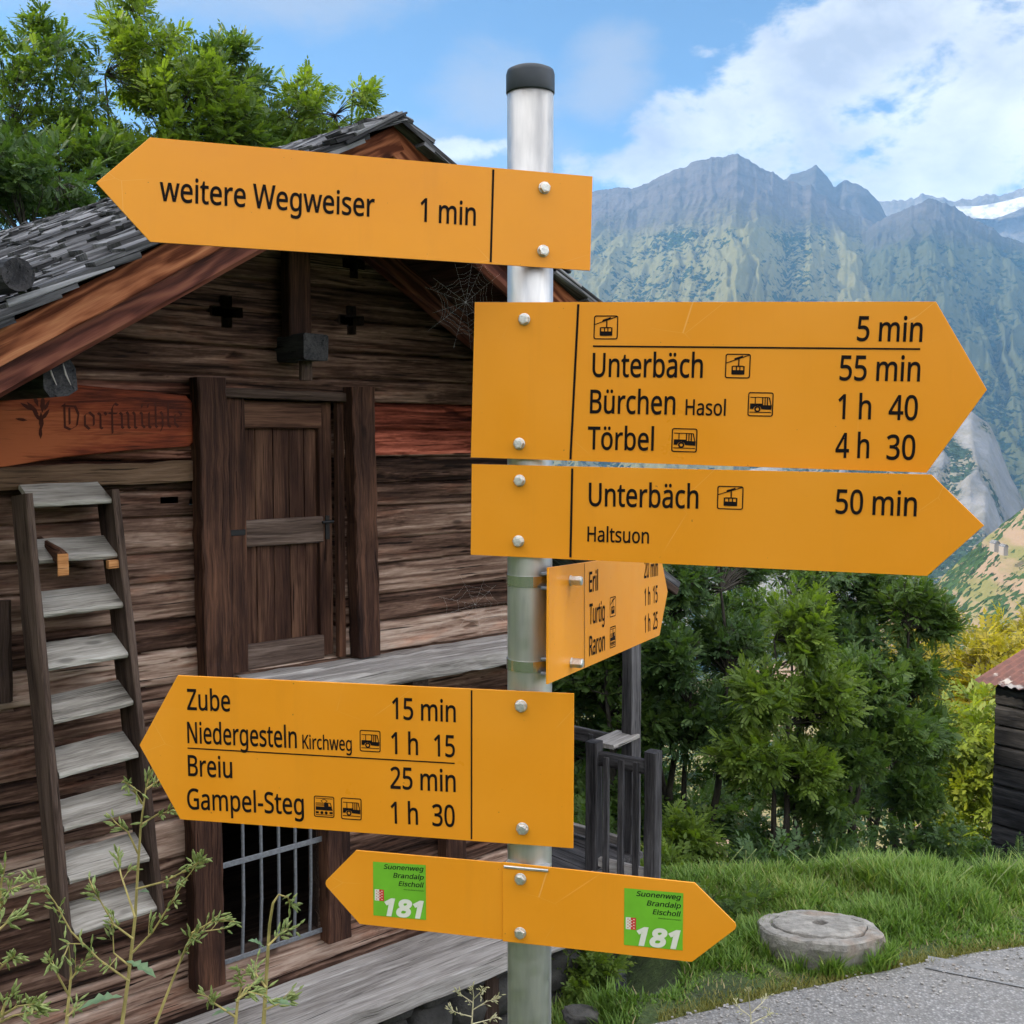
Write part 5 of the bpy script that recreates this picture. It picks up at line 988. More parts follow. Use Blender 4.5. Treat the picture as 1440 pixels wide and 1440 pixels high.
for a in (('Unterbäch', (827.9, 711.6), (982, 715.4), 33), ('Haltsuon', (826, 761.3), (912.6, 764.5), 21.2), ('50 min', (1174.7, 722.2), (1288.7, 726.3), 34.5)): S.text(*a)
S.bolt(730.8, 675.9); S.bolt(729.2, 761.1)
S = Sign('direction_sign', 'yellow arrow sign clamped edge-on beside the pole with Eril, Turtig and Raron', 68.85, -3.71, -.97, -.0655, -.1702, .5961, .1473, (.6566, -.0740), off=.020)
S.line('divider', (821.5, 792.5), (821.5, 939.2), 1.6)
for a in (('Eril', (828.2, 833.2), (840.5, 830), 29), ('Turtig', (828.2, 878.3), (849.9, 872.6), 29), ('Raron', (828.2, 923.1), (850.2, 914.5), 28.5), ('20 min', (905.5, 813.5), (924.8, 809.6), 25), ('1 h', (905.8, 852.2), (914, 850), 24.5), ('15', (918, 848.6), (924.3, 847), 24.5), ('1 h', (905.8, 890.1), (914, 887.2), 24.3), ('25', (918.1, 885.8), (924.3, 883.6), 24.3)): S.text(*a)
S.icon('lift', (857.5, 840), (865.3, 866)); S.icon('train', (857.5, 882), (865.3, 909)); S.bolt(802, 816.4, 7, .010); S.bolt(803.3, 932, 7, .010)
for y in (814.5, 932):                        # clamping bands
    zb = float(ray(745, y)[2] / ray(745, y)[1] * PY); hb = .0072
    lathe('clamp_band', [(zb - hb, PR + .0003), (zb - hb, PR + .0013), (zb + hb, PR + .0013), (zb + hb, PR + .0003)], M['band'], S.root)
    b = MB()
    for q in (-1, 1):
        c_ = np.array([PX, PY, zb + q * .0095]) + S.n * (PR + .006) - S.e * .012
        b.box(c_, S.n * .0105, S.e * .016, DZ * .0022, .001)
    b.build('bracket', M['iron'], S.root)
S = Sign('direction_sign', 'yellow arrow sign pointing left with Zube, Niedergesteln, Breiu and Gampel-Steg', -11.29, -.01, -.31, -.4951, -.3342, .5601, .2058, (-.0607, -.1027))
S.line('divider', (663.3, 970.6), (663.1, 1180), 2.2); S.line('rule', (264, 1051.8), (639.6, 1073.3), 1.9)
for a in (('Zube', (263.6, 998.2), (324.2, 1000.6), 29.8), ('Niedergesteln', (264, 1044.9), (417.8, 1052.2), 30.2), ('Kirchweg', (425.6, 1052.9), (495.1, 1056), 20), ('Breiu', (264.9, 1091.1), (327.1, 1094.2), 29.8), ('Gampel-Steg', (263.8, 1137.8), (427.8, 1146), 29.5),
          ('15 min', (551.6, 1011.1), (641.1, 1015.6), 30.7), ('1 h', (550.4, 1060), (588.2, 1061.9), 31), ('15', (610.7, 1063.5), (640, 1065), 31), ('25 min', (549.3, 1108.9), (641.1, 1113.9), 31), ('1 h', (550, 1157.8), (588.2, 1159.8), 31), ('30', (608.2, 1161.4), (640, 1163.1), 31)): S.text(*a)
S.icon('bus', (505.9, 1026), (535.4, 1058)); S.icon('train', (441.5, 1118.4), (470.5, 1150.2)); S.icon('bus', (479.6, 1121), (508.8, 1153.6))
S.bolt(732.7, 992.7, 8.2); S.bolt(734.7, 1165.1, 8.2)
# two small route markers overlapping on the pole
def marker(S, corners_px):
    st = MB(); tl, tr, br, bl = [S.loc(*p) for p in corners_px]
    def U2(x, y): return (tl * (1 - x) + tr * x) * (1 - y) + (bl * (1 - x) + br * x) * y       # y down
    S.poly(st, [U2(0, 0), U2(0, 1), U2(1, 1), U2(1, 0)], .0005); sk = st.build('sticker', M['green'], S.root)
    for body, x0, x1, y, c_, bd in (('Suonenweg', .205, .965, .118, .088, .014), ('Brandalp', .385, .965, .268, .090, .014), ('Eischoll', .485, .965, .412, .088, .014), ('Wanderland Schweiz', .585, .965, .482, .022, .004)):
        S.text(body, 0, 0, 0, M['darkgreen_ink'], .22, bd, sk, 'lettering', .0009, (U2(x0, y), U2(x1, y), c_ * np.linalg.norm(bl - tl)))
    S.text('181', 0, 0, 0, M['white_ink'], .2, .045, sk, 'route_number', .0009, (U2(.215, .985), U2(.965, .985), .335 * np.linalg.norm(bl - tl)))
    b = MB(); S.poly(b, [U2(.03, .505), U2(.03, .715), U2(.115, .715), U2(.115, .505)], .0009); b.build('emblem', M['white_ink'], sk)
    b = MB(); S.poly(b, [U2(.115, .505), U2(.115, .715), U2(.205, .715), U2(.205, .505)], .0009); b.build('emblem', M['red_ink'], sk)
    for cxx, m_ in ((.068, 'red_ink'), (.098, 'red_ink'), (.132, 'white_ink'), (.170, 'white_ink')):
        b = MB()
        for k in range(4):
            cyy_ = .535 + .050 * k + (.02 if cxx in (.098, .132) else 0)
            if cyy_ > .705: continue
            S.poly(b, [U2(cxx + (.016 if j % 2 == 0 else .007) * math.sin(j * math.pi / 5), cyy_ - (.016 if j % 2 == 0 else .007) * math.cos(j * math.pi / 5)) for j in range(10)], .0012)
        b.build('star', M[m_], sk)
yaw, rl, pt = -12.76, -.40, -.07
tmp = frame(R(yaw), R(rl), R(pt)); so = np.array([PX, PY, 0]) + tmp[2] * (PR + .006) + DZ * -.5690 + tmp[0] * -.2314
def sl(x, y):
    d = ray(x, y); p = d * ((so @ tmp[2]) / (d @ tmp[2])) - so; return (float(p @ tmp[0]), float(p @ tmp[1]))
def roundtip(p, t, q, k=.12):
    p, t, q = map(np.array, (p, t, q)); return [tuple(t + (p - t) * k), tuple(t + (p - t) * k * .35 + (q - t) * k * .35), tuple(t + (q - t) * k)]
S = Sign('route_marker', 'small yellow marker pointing left with a green 181 sticker', yaw, rl, pt, -.2314, -.5690, 1, 1, (0, 0), off=.0040, thick=.002,
         poly=[sl(500, 1196.5)] + roundtip(sl(500, 1196.5), sl(454, 1243), sl(505, 1300.5), .08) + [sl(505, 1300.5), sl(742, 1326.5), sl(738, 1217)], cat='route marker', group='green 181 route markers')
marker(S, [(524.7, 1211.5), (598.8, 1216.2), (599.4, 1293.6), (525.3, 1287.1)])
S = Sign('route_marker', 'small yellow marker pointing right with a green 181 sticker', yaw, rl, pt, -.2314, -.5690, 1, 1, (0, 0), off=.0062, thick=.002,
         poly=[sl(706.2, 1212.5), sl(706.8, 1323.5), sl(973, 1353)] + roundtip(sl(973, 1353), sl(1039, 1303), sl(977, 1241.5), .08) + [sl(977, 1241.5)], cat='route marker', group='green 181 route markers')
marker(S, [(878, 1248.5), (960.9, 1255.8), (960, 1336.5), (877.4, 1328.5)])
S.bolt(732, 1235.8, 7.8); S.bolt(731.7, 1311.7, 7.8)
b = MB(); zb = float(ray(740, 1207)[2] / ray(740, 1207)[1] * PY)
b.box(np.array([PX - .003, PY - PR + .004, zb]), tmp[0] * .030, tmp[2] * .012, DZ * .002, .001); b.build('bracket', M['galv'], S.root)

# spider webs between the signs
def web(ctr, e1, e2, r, nr, nt, label, th=.00005):
    b = MB(); A = np.sort(rng.uniform(0, 2 * math.pi, nr)); A = np.linspace(0, 2 * math.pi, nr, endpoint=False) + rng.normal(0, .10, nr)
    RR = r * rng.uniform(.75, 1.1, nr)
    pt = lambda k, q: ctr + (e1 * math.cos(A[k % nr]) + e2 * math.sin(A[k % nr])) * RR[k % nr] * q
    for k in range(nr): b.tube([ctr, pt(k, 1.05)], th, 3, False)
    for t in range(nt):
        q = .12 + .80 * (t + 1) / nt
        for k in range(nr):
            if rng.random() < .22 + .25 * (t > nt * .6): continue
            p_, q_ = pt(k, q * rng.uniform(.97, 1.02)), pt(k + 1, q * rng.uniform(.97, 1.02)); m_ = (p_ + q_) / 2 + (ctr - (p_ + q_) / 2) * .06
            b.tube([p_, m_, q_], th * .8, 3, False)
    return tag(b.build('spider_web', M['web']), label, 'spider web', 'spider webs')
c_ = at(655, 425, PY + .02); ex_ = np.array([.97, .22, 0]); web(c_, ex_, DZ, .058, 13, 9, 'ragged round spider web strung under the topmost sign')
c_ = at(668, 850, PY + .03); web(c_, ex_, DZ, .045, 9, 4, 'torn thin spider web left of the pole below the right-pointing signs', .00004)

# ------------------------------------------------------------------ trees
def leaf_template(n_pairs=4, ln=.26, lw=.030, ll=.085):
    """a feathered leaf: pairs of folded lance-shaped leaflets and one at the tip; x along the stalk"""
    V = []; Q = []
    def leaflet(base, d, up, L, W_):
        d = unit(d); s_ = unit(np.cross(up, d)); k = len(V)
        V.extend([base, base + d * L * .42 + s_ * W_ / 2 + up * W_ * .12, base + d * L - up * L * .12, base + d * L * .42 - s_ * W_ / 2 + up * W_ * .12]); Q.append((k, k + 1, k + 2, k + 3))
    up = np.array([0, 0, 1.])
    for i in range(n_pairs):
        t = .22 + .66 * i / n_pairs; b_ = np.array([ln * t, 0, -.12 * ln * t * t]); sc = .8 + .4 * math.sin(math.pi * (i + 1) / (n_pairs + 1))
        for s_ in (-1, 1): leaflet(b_, np.array([.62, .78 * s_, -.12]), up, ll * sc, lw * sc)
    leaflet(np.array([ln * .92, 0, -.1 * ln]), np.array([1, 0, -.15]), up, ll * 1.1, lw * 1.1)
    return np.array(V), np.array(Q)
LT4 = leaf_template(5, .28, .041, .076); LT3 = leaf_template(3, .26, .052, .10)
def scatter(T, pos, dirs, size, roll=1.0):
    """instances of a leaf template as one vertex/face array"""
    TV, TQ = T; n = len(pos); x = dirs / np.linalg.norm(dirs, axis=1)[:, None]
    ref = rng.normal(0, roll, (n, 3)) + np.array([0, 0, 1.2]); y = np.cross(ref, x); y /= np.linalg.norm(y, axis=1)[:, None] + 1e-9; z = np.cross(x, y)
    V = pos[:, None, :] + size[:, None, None] * (TV[None, :, 0:1] * x[:, None, :] + TV[None, :, 1:2] * y[:, None, :] + TV[None, :, 2:3] * z[:, None, :])
    Q = TQ[None] + (np.arange(n) * len(TV))[:, None, None]
    return V.reshape(-1, 3), Q.reshape(-1, 4)
def tree(name, base, stems, blobs, label, cat, mtl, n_cl=170, per=(9, 14), leaf=1.0, group=None, T=None, mix=None, thick=.05, twr=.006):
    """stems: list of end points; blobs: (centre, radius-xyz, weight); shoots of leaves sit in the blobs and are joined to the nearest stem"""
    t = thing(name, base, label, cat, group); T = T or LT4
    st = MB(); nodes = []; nr = []
    for end, r0 in stems:
        end = np.asarray(end, float); st_b = np.asarray(base, float) + rng.normal(0, .10, 3) * (1, 1, 0); n_ = 9
        bend = rng.normal(0, .12, 3) * np.linalg.norm(end - st_b) * .5; pts = []
        for i in range(n_ + 1):
            q = i / n_; pts.append(st_b + (end - st_b) * (q ** 1.0) + bend * math.sin(math.pi * q) * (1, 1, .2) + rng.normal(0, .02, 3))
        rad = [r0 * (1 - .88 * i / n_) + .004 for i in range(n_ + 1)]; pts[0] = pts[0] - DZ * .25
        st.tube(pts, rad, 7)
        for i in range(2, n_ + 1): nodes.append(pts[i]); nr.append(rad[i])
    nodes = np.array(nodes); nr = np.array(nr); wts = np.array([bl_[2] for bl_ in blobs], float); wts /= wts.sum()
    P_, D_, S_, C_ = [], [], [], []
    for k in range(n_cl):
        c_, r_, _ = blobs[rng.choice(len(blobs), p=wts)]; c_, r_ = np.asarray(c_, float), np.asarray(r_, float)
        d = rng.normal(0, 1, 3); d /= np.linalg.norm(d); rad = rng.uniform(.25, 1) ** .55 * rng.uniform(.8, 1.12); p = c_ + d * r_ * rad
        j = int(np.argmin(np.linalg.norm(nodes - p, axis=1) + .6 * np.maximum(nodes[:, 2] - p[2], 0))); nd = nodes[j]
        outw = unit(p - nd + np.array([0, 0, .25]) * np.linalg.norm(p - nd) + rng.normal(0, .2, 3)); L = np.linalg.norm(p - nd)
        mid = nd + (p - nd) * .5 + np.array([0, 0, .08 * L]) + rng.normal(0, .05, 3) * L; r1 = min(nr[j] * .6, .010 + .012 * L)
        st.tube([nd, mid, p], [r1, r1 * .6, twr * .6], 4, False)
        ln = rng.uniform(.25, .55) * leaf; tipd = unit(outw + np.array([0, 0, .35])); nlv = rng.integers(*per); shade = rng.normal(0, .16)
        st.tube([p, p + tipd * ln], [twr * .6, .002], 3, False)
        for q in range(nlv):
            f_ = q / nlv; a_ = q * 2.4 + rng.uniform(0, 1); sd = unit(np.cross(tipd, (.3, .1, 1))) * math.cos(a_) + unit(np.cross(tipd, np.cross(tipd, (.3, .1, 1)))) * math.sin(a_)
            P_.append(p + tipd * ln * f_); D_.append(unit(sd * (1.1 - .6 * f_) + tipd * (.35 + .8 * f_) + np.array([0, 0, -.12]))); S_.append(leaf * rng.uniform(.65, 1.15)); C_.append(np.clip(.5 + shade + rng.normal(0, .12), 0, 1))
    V, Q = scatter(T, np.array(P_), np.array(D_), np.array(S_), .5); nv = len(T[0])
    rnd = np.clip(np.repeat(np.array(C_), nv) + rng.normal(0, .05, len(V)), 0, 1)
    st.build('trunk', M['bark'], t, True)
    make('crown', V, Q, mtl, t, False, {'rnd': rnd})
    return t
def B(px, py, Y, rx, rz, wt=None, ry=None):
    p = at(px, py, Y); k = Y / F; r = (max(rx - 22, 8) * k, (ry or rx) * k, max(rz - 18, 8) * k); return (p, r, wt or rx * rz)
GT = 'ash trees around the mill'
gz = lambda X, Y: float(terr(X, Y))
def grow(px, Y, stem_px, blobs, label, mtl, n_cl, leaf=.60, thick=.06, **kw):
    n_cl = int(n_cl * (1.15 if Y > 12 and px < 500 else 1.55))
    x = float(at(px, 700, Y)[0]); base = (x, Y, gz(x, Y)); stems = [(at(a, b_, Y + dy), thick * rng.uniform(.7, 1.1)) for a, b_, dy in stem_px]
    return tree('ash_tree', base, stems, blobs, label, 'tree', mtl, n_cl, leaf=leaf, group=GT, **kw)
# behind the mill, upper left
grow(40, 12.5, [(20, 180, 0), (-60, 150, .3), (90, 60, .4)], [B(60, 150, 12.5, 95, 110), B(-40, 240, 12.3, 120, 110), B(70, 60, 12.6, 45, 45), B(120, 260, 12.0, 90, 80)], 'leafy ash tree rising behind the left roof slope at the picture edge', M['leaf'], 330)
grow(210, 13.2, [(205, 70, 0), (270, 120, .3), (150, 110, -.3)], [B(205, 95, 13.2, 75, 85), B(190, 10, 13.2, 32, 36), B(280, 170, 13, 85, 90), B(200, 250, 13, 110, 70)], 'tallest sunlit ash tree behind the roof, above the topmost sign', M['leaf_light'], 330)
grow(330, 13.8, [(330, 130, 0), (350, 90, .2), (290, 160, -.2)], [B(320, 125, 13.8, 62, 62), B(345, 200, 13.6, 65, 60), B(335, 80, 13.8, 22, 24)], 'slender ash tree behind the middle of the left roof slope', M['leaf'], 190)
grow(455, 14.5, [(430, 140, 0), (500, 130, .2), (470, 160, 0)], [B(430, 140, 14.5, 40, 38), B(505, 142, 14.5, 32, 32), B(450, 180, 14.5, 80, 28), B(395, 185, 14.4, 40, 36)], 'thin small-leaved ash top showing left of the roof apex', M['leaf_light'], 110, leaf=.6)
grow(20, 10.6, [(10, 240, 0), (80, 260, .2)], [B(40, 265, 10.6, 110, 55), B(-60, 220, 10.6, 90, 90)], 'dark bushy ash low over the shingles at the left edge', M['leaf_dark'], 170)
grow(790, 12.6, [(790, 850, 0), (770, 900, 0)], [B(800, 960, 12.6, 90, 90), B(830, 1080, 12.4, 90, 70), B(800, 860, 12.6, 90, 80)], 'dark ash tree filling the gap behind the porch railing', M['leaf_dark'], 170)
# the thicket on the right, below the signs: several thin multi-stemmed trees at different distances
KW = dict(leaf=.52, thick=.045)
grow(790, 12.6, [(790, 850, 0), (770, 900, 0)], [B(800, 960, 12.6, 90, 80), B(830, 1080, 12.4, 90, 60), B(800, 860, 12.6, 90, 80)], 'dark ash tree filling the gap behind the porch railing', M['leaf_dark'], 190, **KW)
grow(870, 11.8, [(850, 720, 0), (810, 800, .2), (900, 800, -.2)], [B(850, 760, 11.9, 100, 80), B(880, 850, 11.5, 60, 55), B(850, 950, 11.8, 80, 60), B(905, 1010, 11.4, 62, 60)], 'dark ash tree seen between the edge-on sign and the porch post', M['leaf'], 250, **KW)
grow(990, 11.6, [(960, 830, 0), (1010, 770, .2), (985, 900, -.2), (925, 930, .2)], [B(960, 830, 11.8, 62, 60), B(1035, 800, 12.3, 60, 50), B(945, 930, 11.2, 62, 55), B(1020, 910, 11.9, 60, 60), B(985, 1020, 11.3, 70, 50)], 'many-stemmed dark ash tree in the middle of the thicket', M['leaf_dark'], 330, **KW)
grow(1100, 10.7, [(1090, 900, 0), (1130, 900, .2), (1060, 1000, -.2)], [B(1125, 890, 10.7, 55, 62), B(1075, 980, 10.5, 55, 50), B(1150, 990, 10.8, 60, 55), B(1060, 1070, 10.4, 62, 42), B(1130, 1085, 10.5, 60, 45)], 'light green ash tree at the front of the thicket', M['leaf_light'], 250, **KW)
grow(1160, 13.2, [(1150, 800, 0), (1200, 780, .2), (1110, 840, 0)], [B(1140, 810, 13.2, 80, 55), B(1210, 820, 13.4, 70, 60), B(1180, 900, 13.0, 80, 60)], 'broad dark ash tree farther back under the tip of the low right sign', M['leaf_dark'], 210, **KW)
grow(1215, 11.5, [(1200, 930, 0), (1240, 960, .2), (1170, 1000, 0)], [B(1210, 965, 11.5, 70, 55), B(1260, 1040, 11.4, 60, 50), B(1190, 1060, 11.2, 66, 50), B(1150, 1130, 11.0, 70, 40)], 'bushy ash tree right of centre over the tall grass', M['leaf'], 260, **KW)
grow(1285, 12.6, [(1275, 830, 0), (1300, 870, .3), (1250, 950, 0)], [B(1270, 850, 12.8, 62, 60), B(1318, 880, 12.6, 32, 32, 1500), B(1285, 950, 12.4, 50, 50), B(1300, 1040, 12.2, 42, 50), B(1280, 1120, 12.0, 55, 50)], 'rightmost ash tree of the thicket, beside the dark shed', M['leaf'], 270, **KW)
grow(900, 16.5, [(900, 860, 0), (870, 900, .2)], [B(890, 900, 16.5, 80, 80), B(910, 1010, 16.3, 90, 60), B(880, 1100, 16.0, 90, 60)], 'dark background ash left of the thicket, deep behind the railing', M['leaf_dark'], 230, leaf=.65)
grow(1060, 17, [(1060, 860, 0), (1030, 900, .2)], [B(1050, 880, 17, 80, 70), B(1040, 1000, 16.6, 90, 70), B(1050, 1100, 16.3, 100, 60)], 'dark background ash between the front trees of the thicket', M['leaf'], 250, leaf=.65)
grow(1210, 17.5, [(1200, 880, 0), (1240, 900, .2)], [B(1190, 940, 17.5, 80, 70), B(1230, 1040, 17, 80, 60), B(1180, 1120, 16.6, 100, 55)], 'dark background ash behind the right half of the thicket', M['leaf_dark'], 230, leaf=.65)
# sunlit trees lower down the slope
M['leaf_glow'] = leaf_mat('sunlit_glow_leaf', (.11, .165, .018), (.18, .23, .028), (.28, .30, .045), .45)  # brighter green, with the sun's glow put into the leaf colour
# sunlit trees lower down the slope
def sunny(px, Y, py_top, rx, rz, label, mtl, n_cl=130):
    p = at(px, py_top + rz, Y); k = Y / F; base = (p[0], Y, gz(p[0], Y)); c = p.copy()
    tree('sunlit_tree', base, [(c + DZ * rz * k * .4, .16), (c + (rx * k * .4, 0, 0), .12)], [(c, (rx * k, rx * k, rz * k), 3), (c - DZ * rz * k * .7 + (rx * k * .3, 0, 0), (rx * k, rx * k, rz * k * .7), 2), (c - DZ * rz * k * 1.5, (rx * k * .9, rx * k * .9, rz * k * .8), 2)], label, 'tree', mtl, n_cl, leaf=2.3, group='sunlit trees below the yard', T=LT3, twr=.02)
sunny(1385, 40, 905, 60, 60, 'yellow-green sunlit tree right behind the shed roof corner', M['leaf_sunlit'])
sunny(1330, 46, 940, 60, 55, 'sunlit yellow tree between the thicket and the shed', M['leaf_sunlit'])
sunny(1440, 52, 878, 70, 40, 'sunlit tree crown at the right edge above the rusty roof', M['leaf_sunlit'])
sunny(1365, 34, 985, 58, 75, 'bright green sunlit tree left of the black shed wall', M['leaf_glow'])
sunny(1300, 60, 880, 70, 45, 'far sunlit tree showing past the thicket edge', M['leaf_sunlit'])

# low bushes
def bush(px, py, Y, r, label, mtl, n_cl=40, leaf=.6):
    p = at(px, py, Y); base = (p[0], Y, gz(p[0], Y)); rr = r * Y / F
    tree('bush', base, [(p + DZ * rr * .4, .012), (p + (rr * .5, 0, 0), .01), (p - (rr * .5, 0, 0), .01)], [(p, (rr, rr * .8, rr * .6), 1), (p - DZ * rr * .5, (rr * 1.1, rr, rr * .5), 1)], label, 'bush', mtl, n_cl, leaf=leaf, group='bushes round the yard', T=LT3, twr=.004)
bush(1030, 1290, 8.3, 40, 'pale leafy bush between the small right marker and the millstone', M['leaf'], 40, .55)
bush(960, 1180, 10.2, 45, 'bright low bush behind the end railing post', M['leaf_light'], 50)
bush(935, 1235, 9.6, 35, 'green low bush at the foot of the end railing', M['leaf_light'], 36)
bush(1100, 1250, 9.4, 60, 'dark low bush behind the millstone', M['leaf_dark'], 60)
bush(1300, 1200, 11.5, 60, 'dark bush over the pale path', M['leaf_dark'], 50, .7)
bush(1395, 1232, 12.2, 30, 'dark bush against the foot of the shed wall', M['leaf_dark'], 36, .7)
bush(820, 1362, 7.6, 32, 'small bright bush by the stream just right of the pole', M['leaf_light'], 40, .4)
bush(830, 1190, 10.5, 50, 'green bush behind the porch railing', M['leaf'], 50)

for k_, (px_, py_, Y_, r_) in enumerate(((860, 1130, 11.6, 60), (925, 1120, 12.6, 50), (1190, 1215, 10.2, 50), (1080, 1190, 11.9, 60), (1010, 1150, 13.0, 62))):
    bush(px_, py_, Y_, r_, ('dark undergrowth behind the porch post', 'shaded shrub behind the end railing, right of the porch post', 'dark shrub at the back edge of the tall grass, right of the millstone', 'dark shrub between the thicket stems above the millstone', 'dark shrub deep in the thicket above the right marker tip')[k_], M[('leaf', 'leaf_dark', 'leaf_dark', 'leaf_dark', 'leaf')[k_]], 75, .6)
# ------------------------------------------------------------------ grass
def blades(name, n, fx, hfun, mtl, wid=.006):
    X, Y = fx(n); Zg = terr(X, Y); H = hfun(X, Y) * rng.uniform(.55, 1.25, len(X)); a = rng.uniform(0, 2 * math.pi, len(X)); lean = rng.uniform(.15, .75, len(X)) * H
    wdt = wid * rng.uniform(.6, 1.4, len(X)); dxy = np.stack([np.cos(a), np.sin(a)], -1); pr = np.stack([-np.sin(a), np.cos(a)], -1)
    def pt(fr, hw):
        xy = np.stack([X, Y], -1) + dxy * (lean * fr ** 2)[:, None]; z = Zg - .02 + H * fr * (1 - .18 * fr)
        return [np.concatenate([xy + s_ * pr * (wdt * hw)[:, None], z[:, None]], 1) for s_ in (-1, 1)]
    f = np.ones(len(X)); A_ = pt(0 * f, 1); B_ = pt(.5 * f, .8); C_ = pt(1 * f, .08)
    V = np.stack([A_[0], A_[1], B_[1], B_[0], C_[1], C_[0]], 1); m = np.arange(len(X))[:, None] * 6
    Q = np.concatenate([m + np.array([0, 1, 2, 3]), m + np.array([3, 2, 4, 5])], 0)
    rnd = np.clip(.45 + .9 * (fbm(X * .9, Y * .9, 3) - .5) + rng.normal(0, .2, len(X)), 0, 1)
    return tag(make(name, V.reshape(-1, 3), Q, mtl, None, False, {'rnd': np.repeat(rnd, 6)}), kind='stuff')
edge_y = lambda X: np.interp(X, edge[:, 0], edge[:, 1])
def area(n):
    X = rng.uniform(.05, 5.6, n * 3); Y = rng.uniform(5.2, 12.0, n * 3); ok = (Y > edge_y(X) + .04 + .10 * (fbm(X * 5, Y * 5, 2) - .3)) & (rng.random(n * 3) < np.where(Y < 9.3, 1, .35))
    ok &= ((X - c_st[0]) ** 2 / .10 + (Y - c_st[1] + .35) ** 2 / .40 > 1); ok &= ~((X < wp(3.3, .6, 0)[0]) & (Y > 7.6) & ((np.stack([X, Y], -1) - OW[:2]) @ DN[:2] < .55) & ((np.stack([X, Y], -1) - OW[:2]) @ DU[:2] < 3.4))
    X, Y = X[ok][:n], Y[ok][:n]; return X, Y
c_st = on_z(885, 1378, -3.98)
def hgt_f(X, Y):
    e_ = Y - edge_y(X); h = .04 + .07 * sstep(e_, .05, .7); h = h + .07 * sstep(X, 2.0, 3.2) * sstep(e_, .25, .8) * sstep(Y, 10.5, 9.0)
    return h * (.45 + 1.15 * sstep(fbm(X * 3.1, Y * 3.1, 4), .3, .75))
blades('grass', 80000, area, hgt_f, M['grass'], .0075)
M['mossgrass'] = leaf_mat('dry_short_grass', (.14, .15, .03), (.22, .21, .05), (.32, .27, .09), .3)
def strip(n):
    X = rng.uniform(.9, 5.4, n); Y = edge_y(X) + np.abs(rng.normal(0, .10, n)) - .05; return X, Y
blades('grass', 9000, strip, lambda X, Y: .06 + 0 * X, M['mossgrass'], .004)
b = MB()
for k in range(420):                          # loose grit on the road and along its edge
    x_ = rng.uniform(.9, 4.6); y_ = float(edge_y(x_)) - abs(rng.normal(0, .35)) - .01; r_ = rng.uniform(.003, .012); z_ = gz(x_, y_) + .024
    pts_ = [np.array([x_, y_, z_]) + np.array([math.cos(a_) * r_ * rng.uniform(.7, 1.3), math.sin(a_) * r_ * rng.uniform(.7, 1.3), h_ * r_]) for h_ in (0, .7) for a_ in (0, 1.26, 2.5, 3.8, 5.0)]
    b.add(pts_, [(j, (j + 1) % 5, 5 + (j + 1) % 5, 5 + j) for j in range(5)] + [(5, 6, 7, 8, 9)])
tag(b.build('grit', M['stone']), kind='stuff')
mp = on_z(1258, 1421, -3.58)
blades('grass', 900, lambda n: (mp[0] + rng.normal(0, .12, n), mp[1] + rng.normal(0, .035, n)), lambda X, Y: .025 + 0 * X, M['mossgrass'], .004)
M['straw'] = leaf_mat('dead_straw', (.24, .20, .10), (.36, .30, .15), (.45, .40, .22), .2)
M['seedgrass'] = simple('seed_grass', (.20, .25, .09), .7, var=.3)
blades('grass', 3500, area, lambda X, Y: .6 * hgt_f(X, Y) + .05, M['straw'], .004)
c_ms = on_z(1152, 1328, -3.60)
def tufts(n):
    a = np.where(rng.random(n) < .6, rng.normal(-.9, .35, n), rng.uniform(-3.3, .4, n)); r_ = 86 / F * c_ms[1] * (1.02 + np.abs(rng.normal(0, .09, n)))
    return c_ms[0] + np.cos(a) * r_, c_ms[1] + np.sin(a) * r_
blades('grass', 2600, tufts, lambda X, Y: .07 + .12 * (fbm(X * 6, Y * 6, 2) > .52), M['grass'], .006)
# seeding grass stalks standing above the tall grass
b = MB()
for k in range(26):
    q = on_z(rng.uniform(1000, 1440), 1320, -3.6); y = q[1] + rng.uniform(.5, 1.3); x = q[0] * y / q[1]; z = gz(x, y); h_ = rng.uniform(.22, .42); a = rng.uniform(-.2, .2)
    b.tube([(x, y, z), (x + a * .3, y, z + h_ * .6), (x + a, y, z + h_)], [.003, .002, .006], 3, False)
tag(b.build('grass', M['seedgrass']), kind='stuff')

# ------------------------------------------------------------------ millstone
c0 = on_z(1152, 1328, -3.60); rx = 86 / F * c0[1]
ms = thing('millstone', c0, 'old round grey millstone with a center hole lying in the grass beside the road', 'millstone')
n_ = 110; prof = [(-.10, .96), (-.03, 1.0), (.03, 1.02), (.07, 1.015), (.105, 1.0), (.118, .97), (.121, .86), (.119, .80), (.098, .785), (.098, .765), (.128, .745), (.136, .70), (.142, .4), (.144, .145), (.138, .13), (.06, .12), (.06, .0)]
V = []
for i_, (h_, r_) in enumerate(prof):
    for j in range(n_):
        a = 2 * math.pi * j / n_; k = 1 + (.16 * (float(fbm(np.array(math.cos(a) * 2.2 + 5), np.array(math.sin(a) * 2.2 + i_ * .3), 4)) - .5) if r_ > .3 else 0)
        V.append(c0 + np.array([math.cos(a) * rx * r_ * k, math.sin(a) * rx * r_ * k, h_ * (.9 if i_ < 4 else 1) - .17 * rx * math.sin(a) * r_ + .02 + .018 * (float(fbm(np.array(math.cos(a) * r_ * 7 + 9), np.array(math.sin(a) * r_ * 7), 4)) - .5)]))
Fs = [(i_ * n_ + j, i_ * n_ + (j + 1) % n_, (i_ + 1) * n_ + (j + 1) % n_, (i_ + 1) * n_ + j) for i_ in range(len(prof) - 1) for j in range(n_)]
make('stone_disc', V, Fs, M['millstone'], ms, False)
q = at(818, 1408, 6.9)
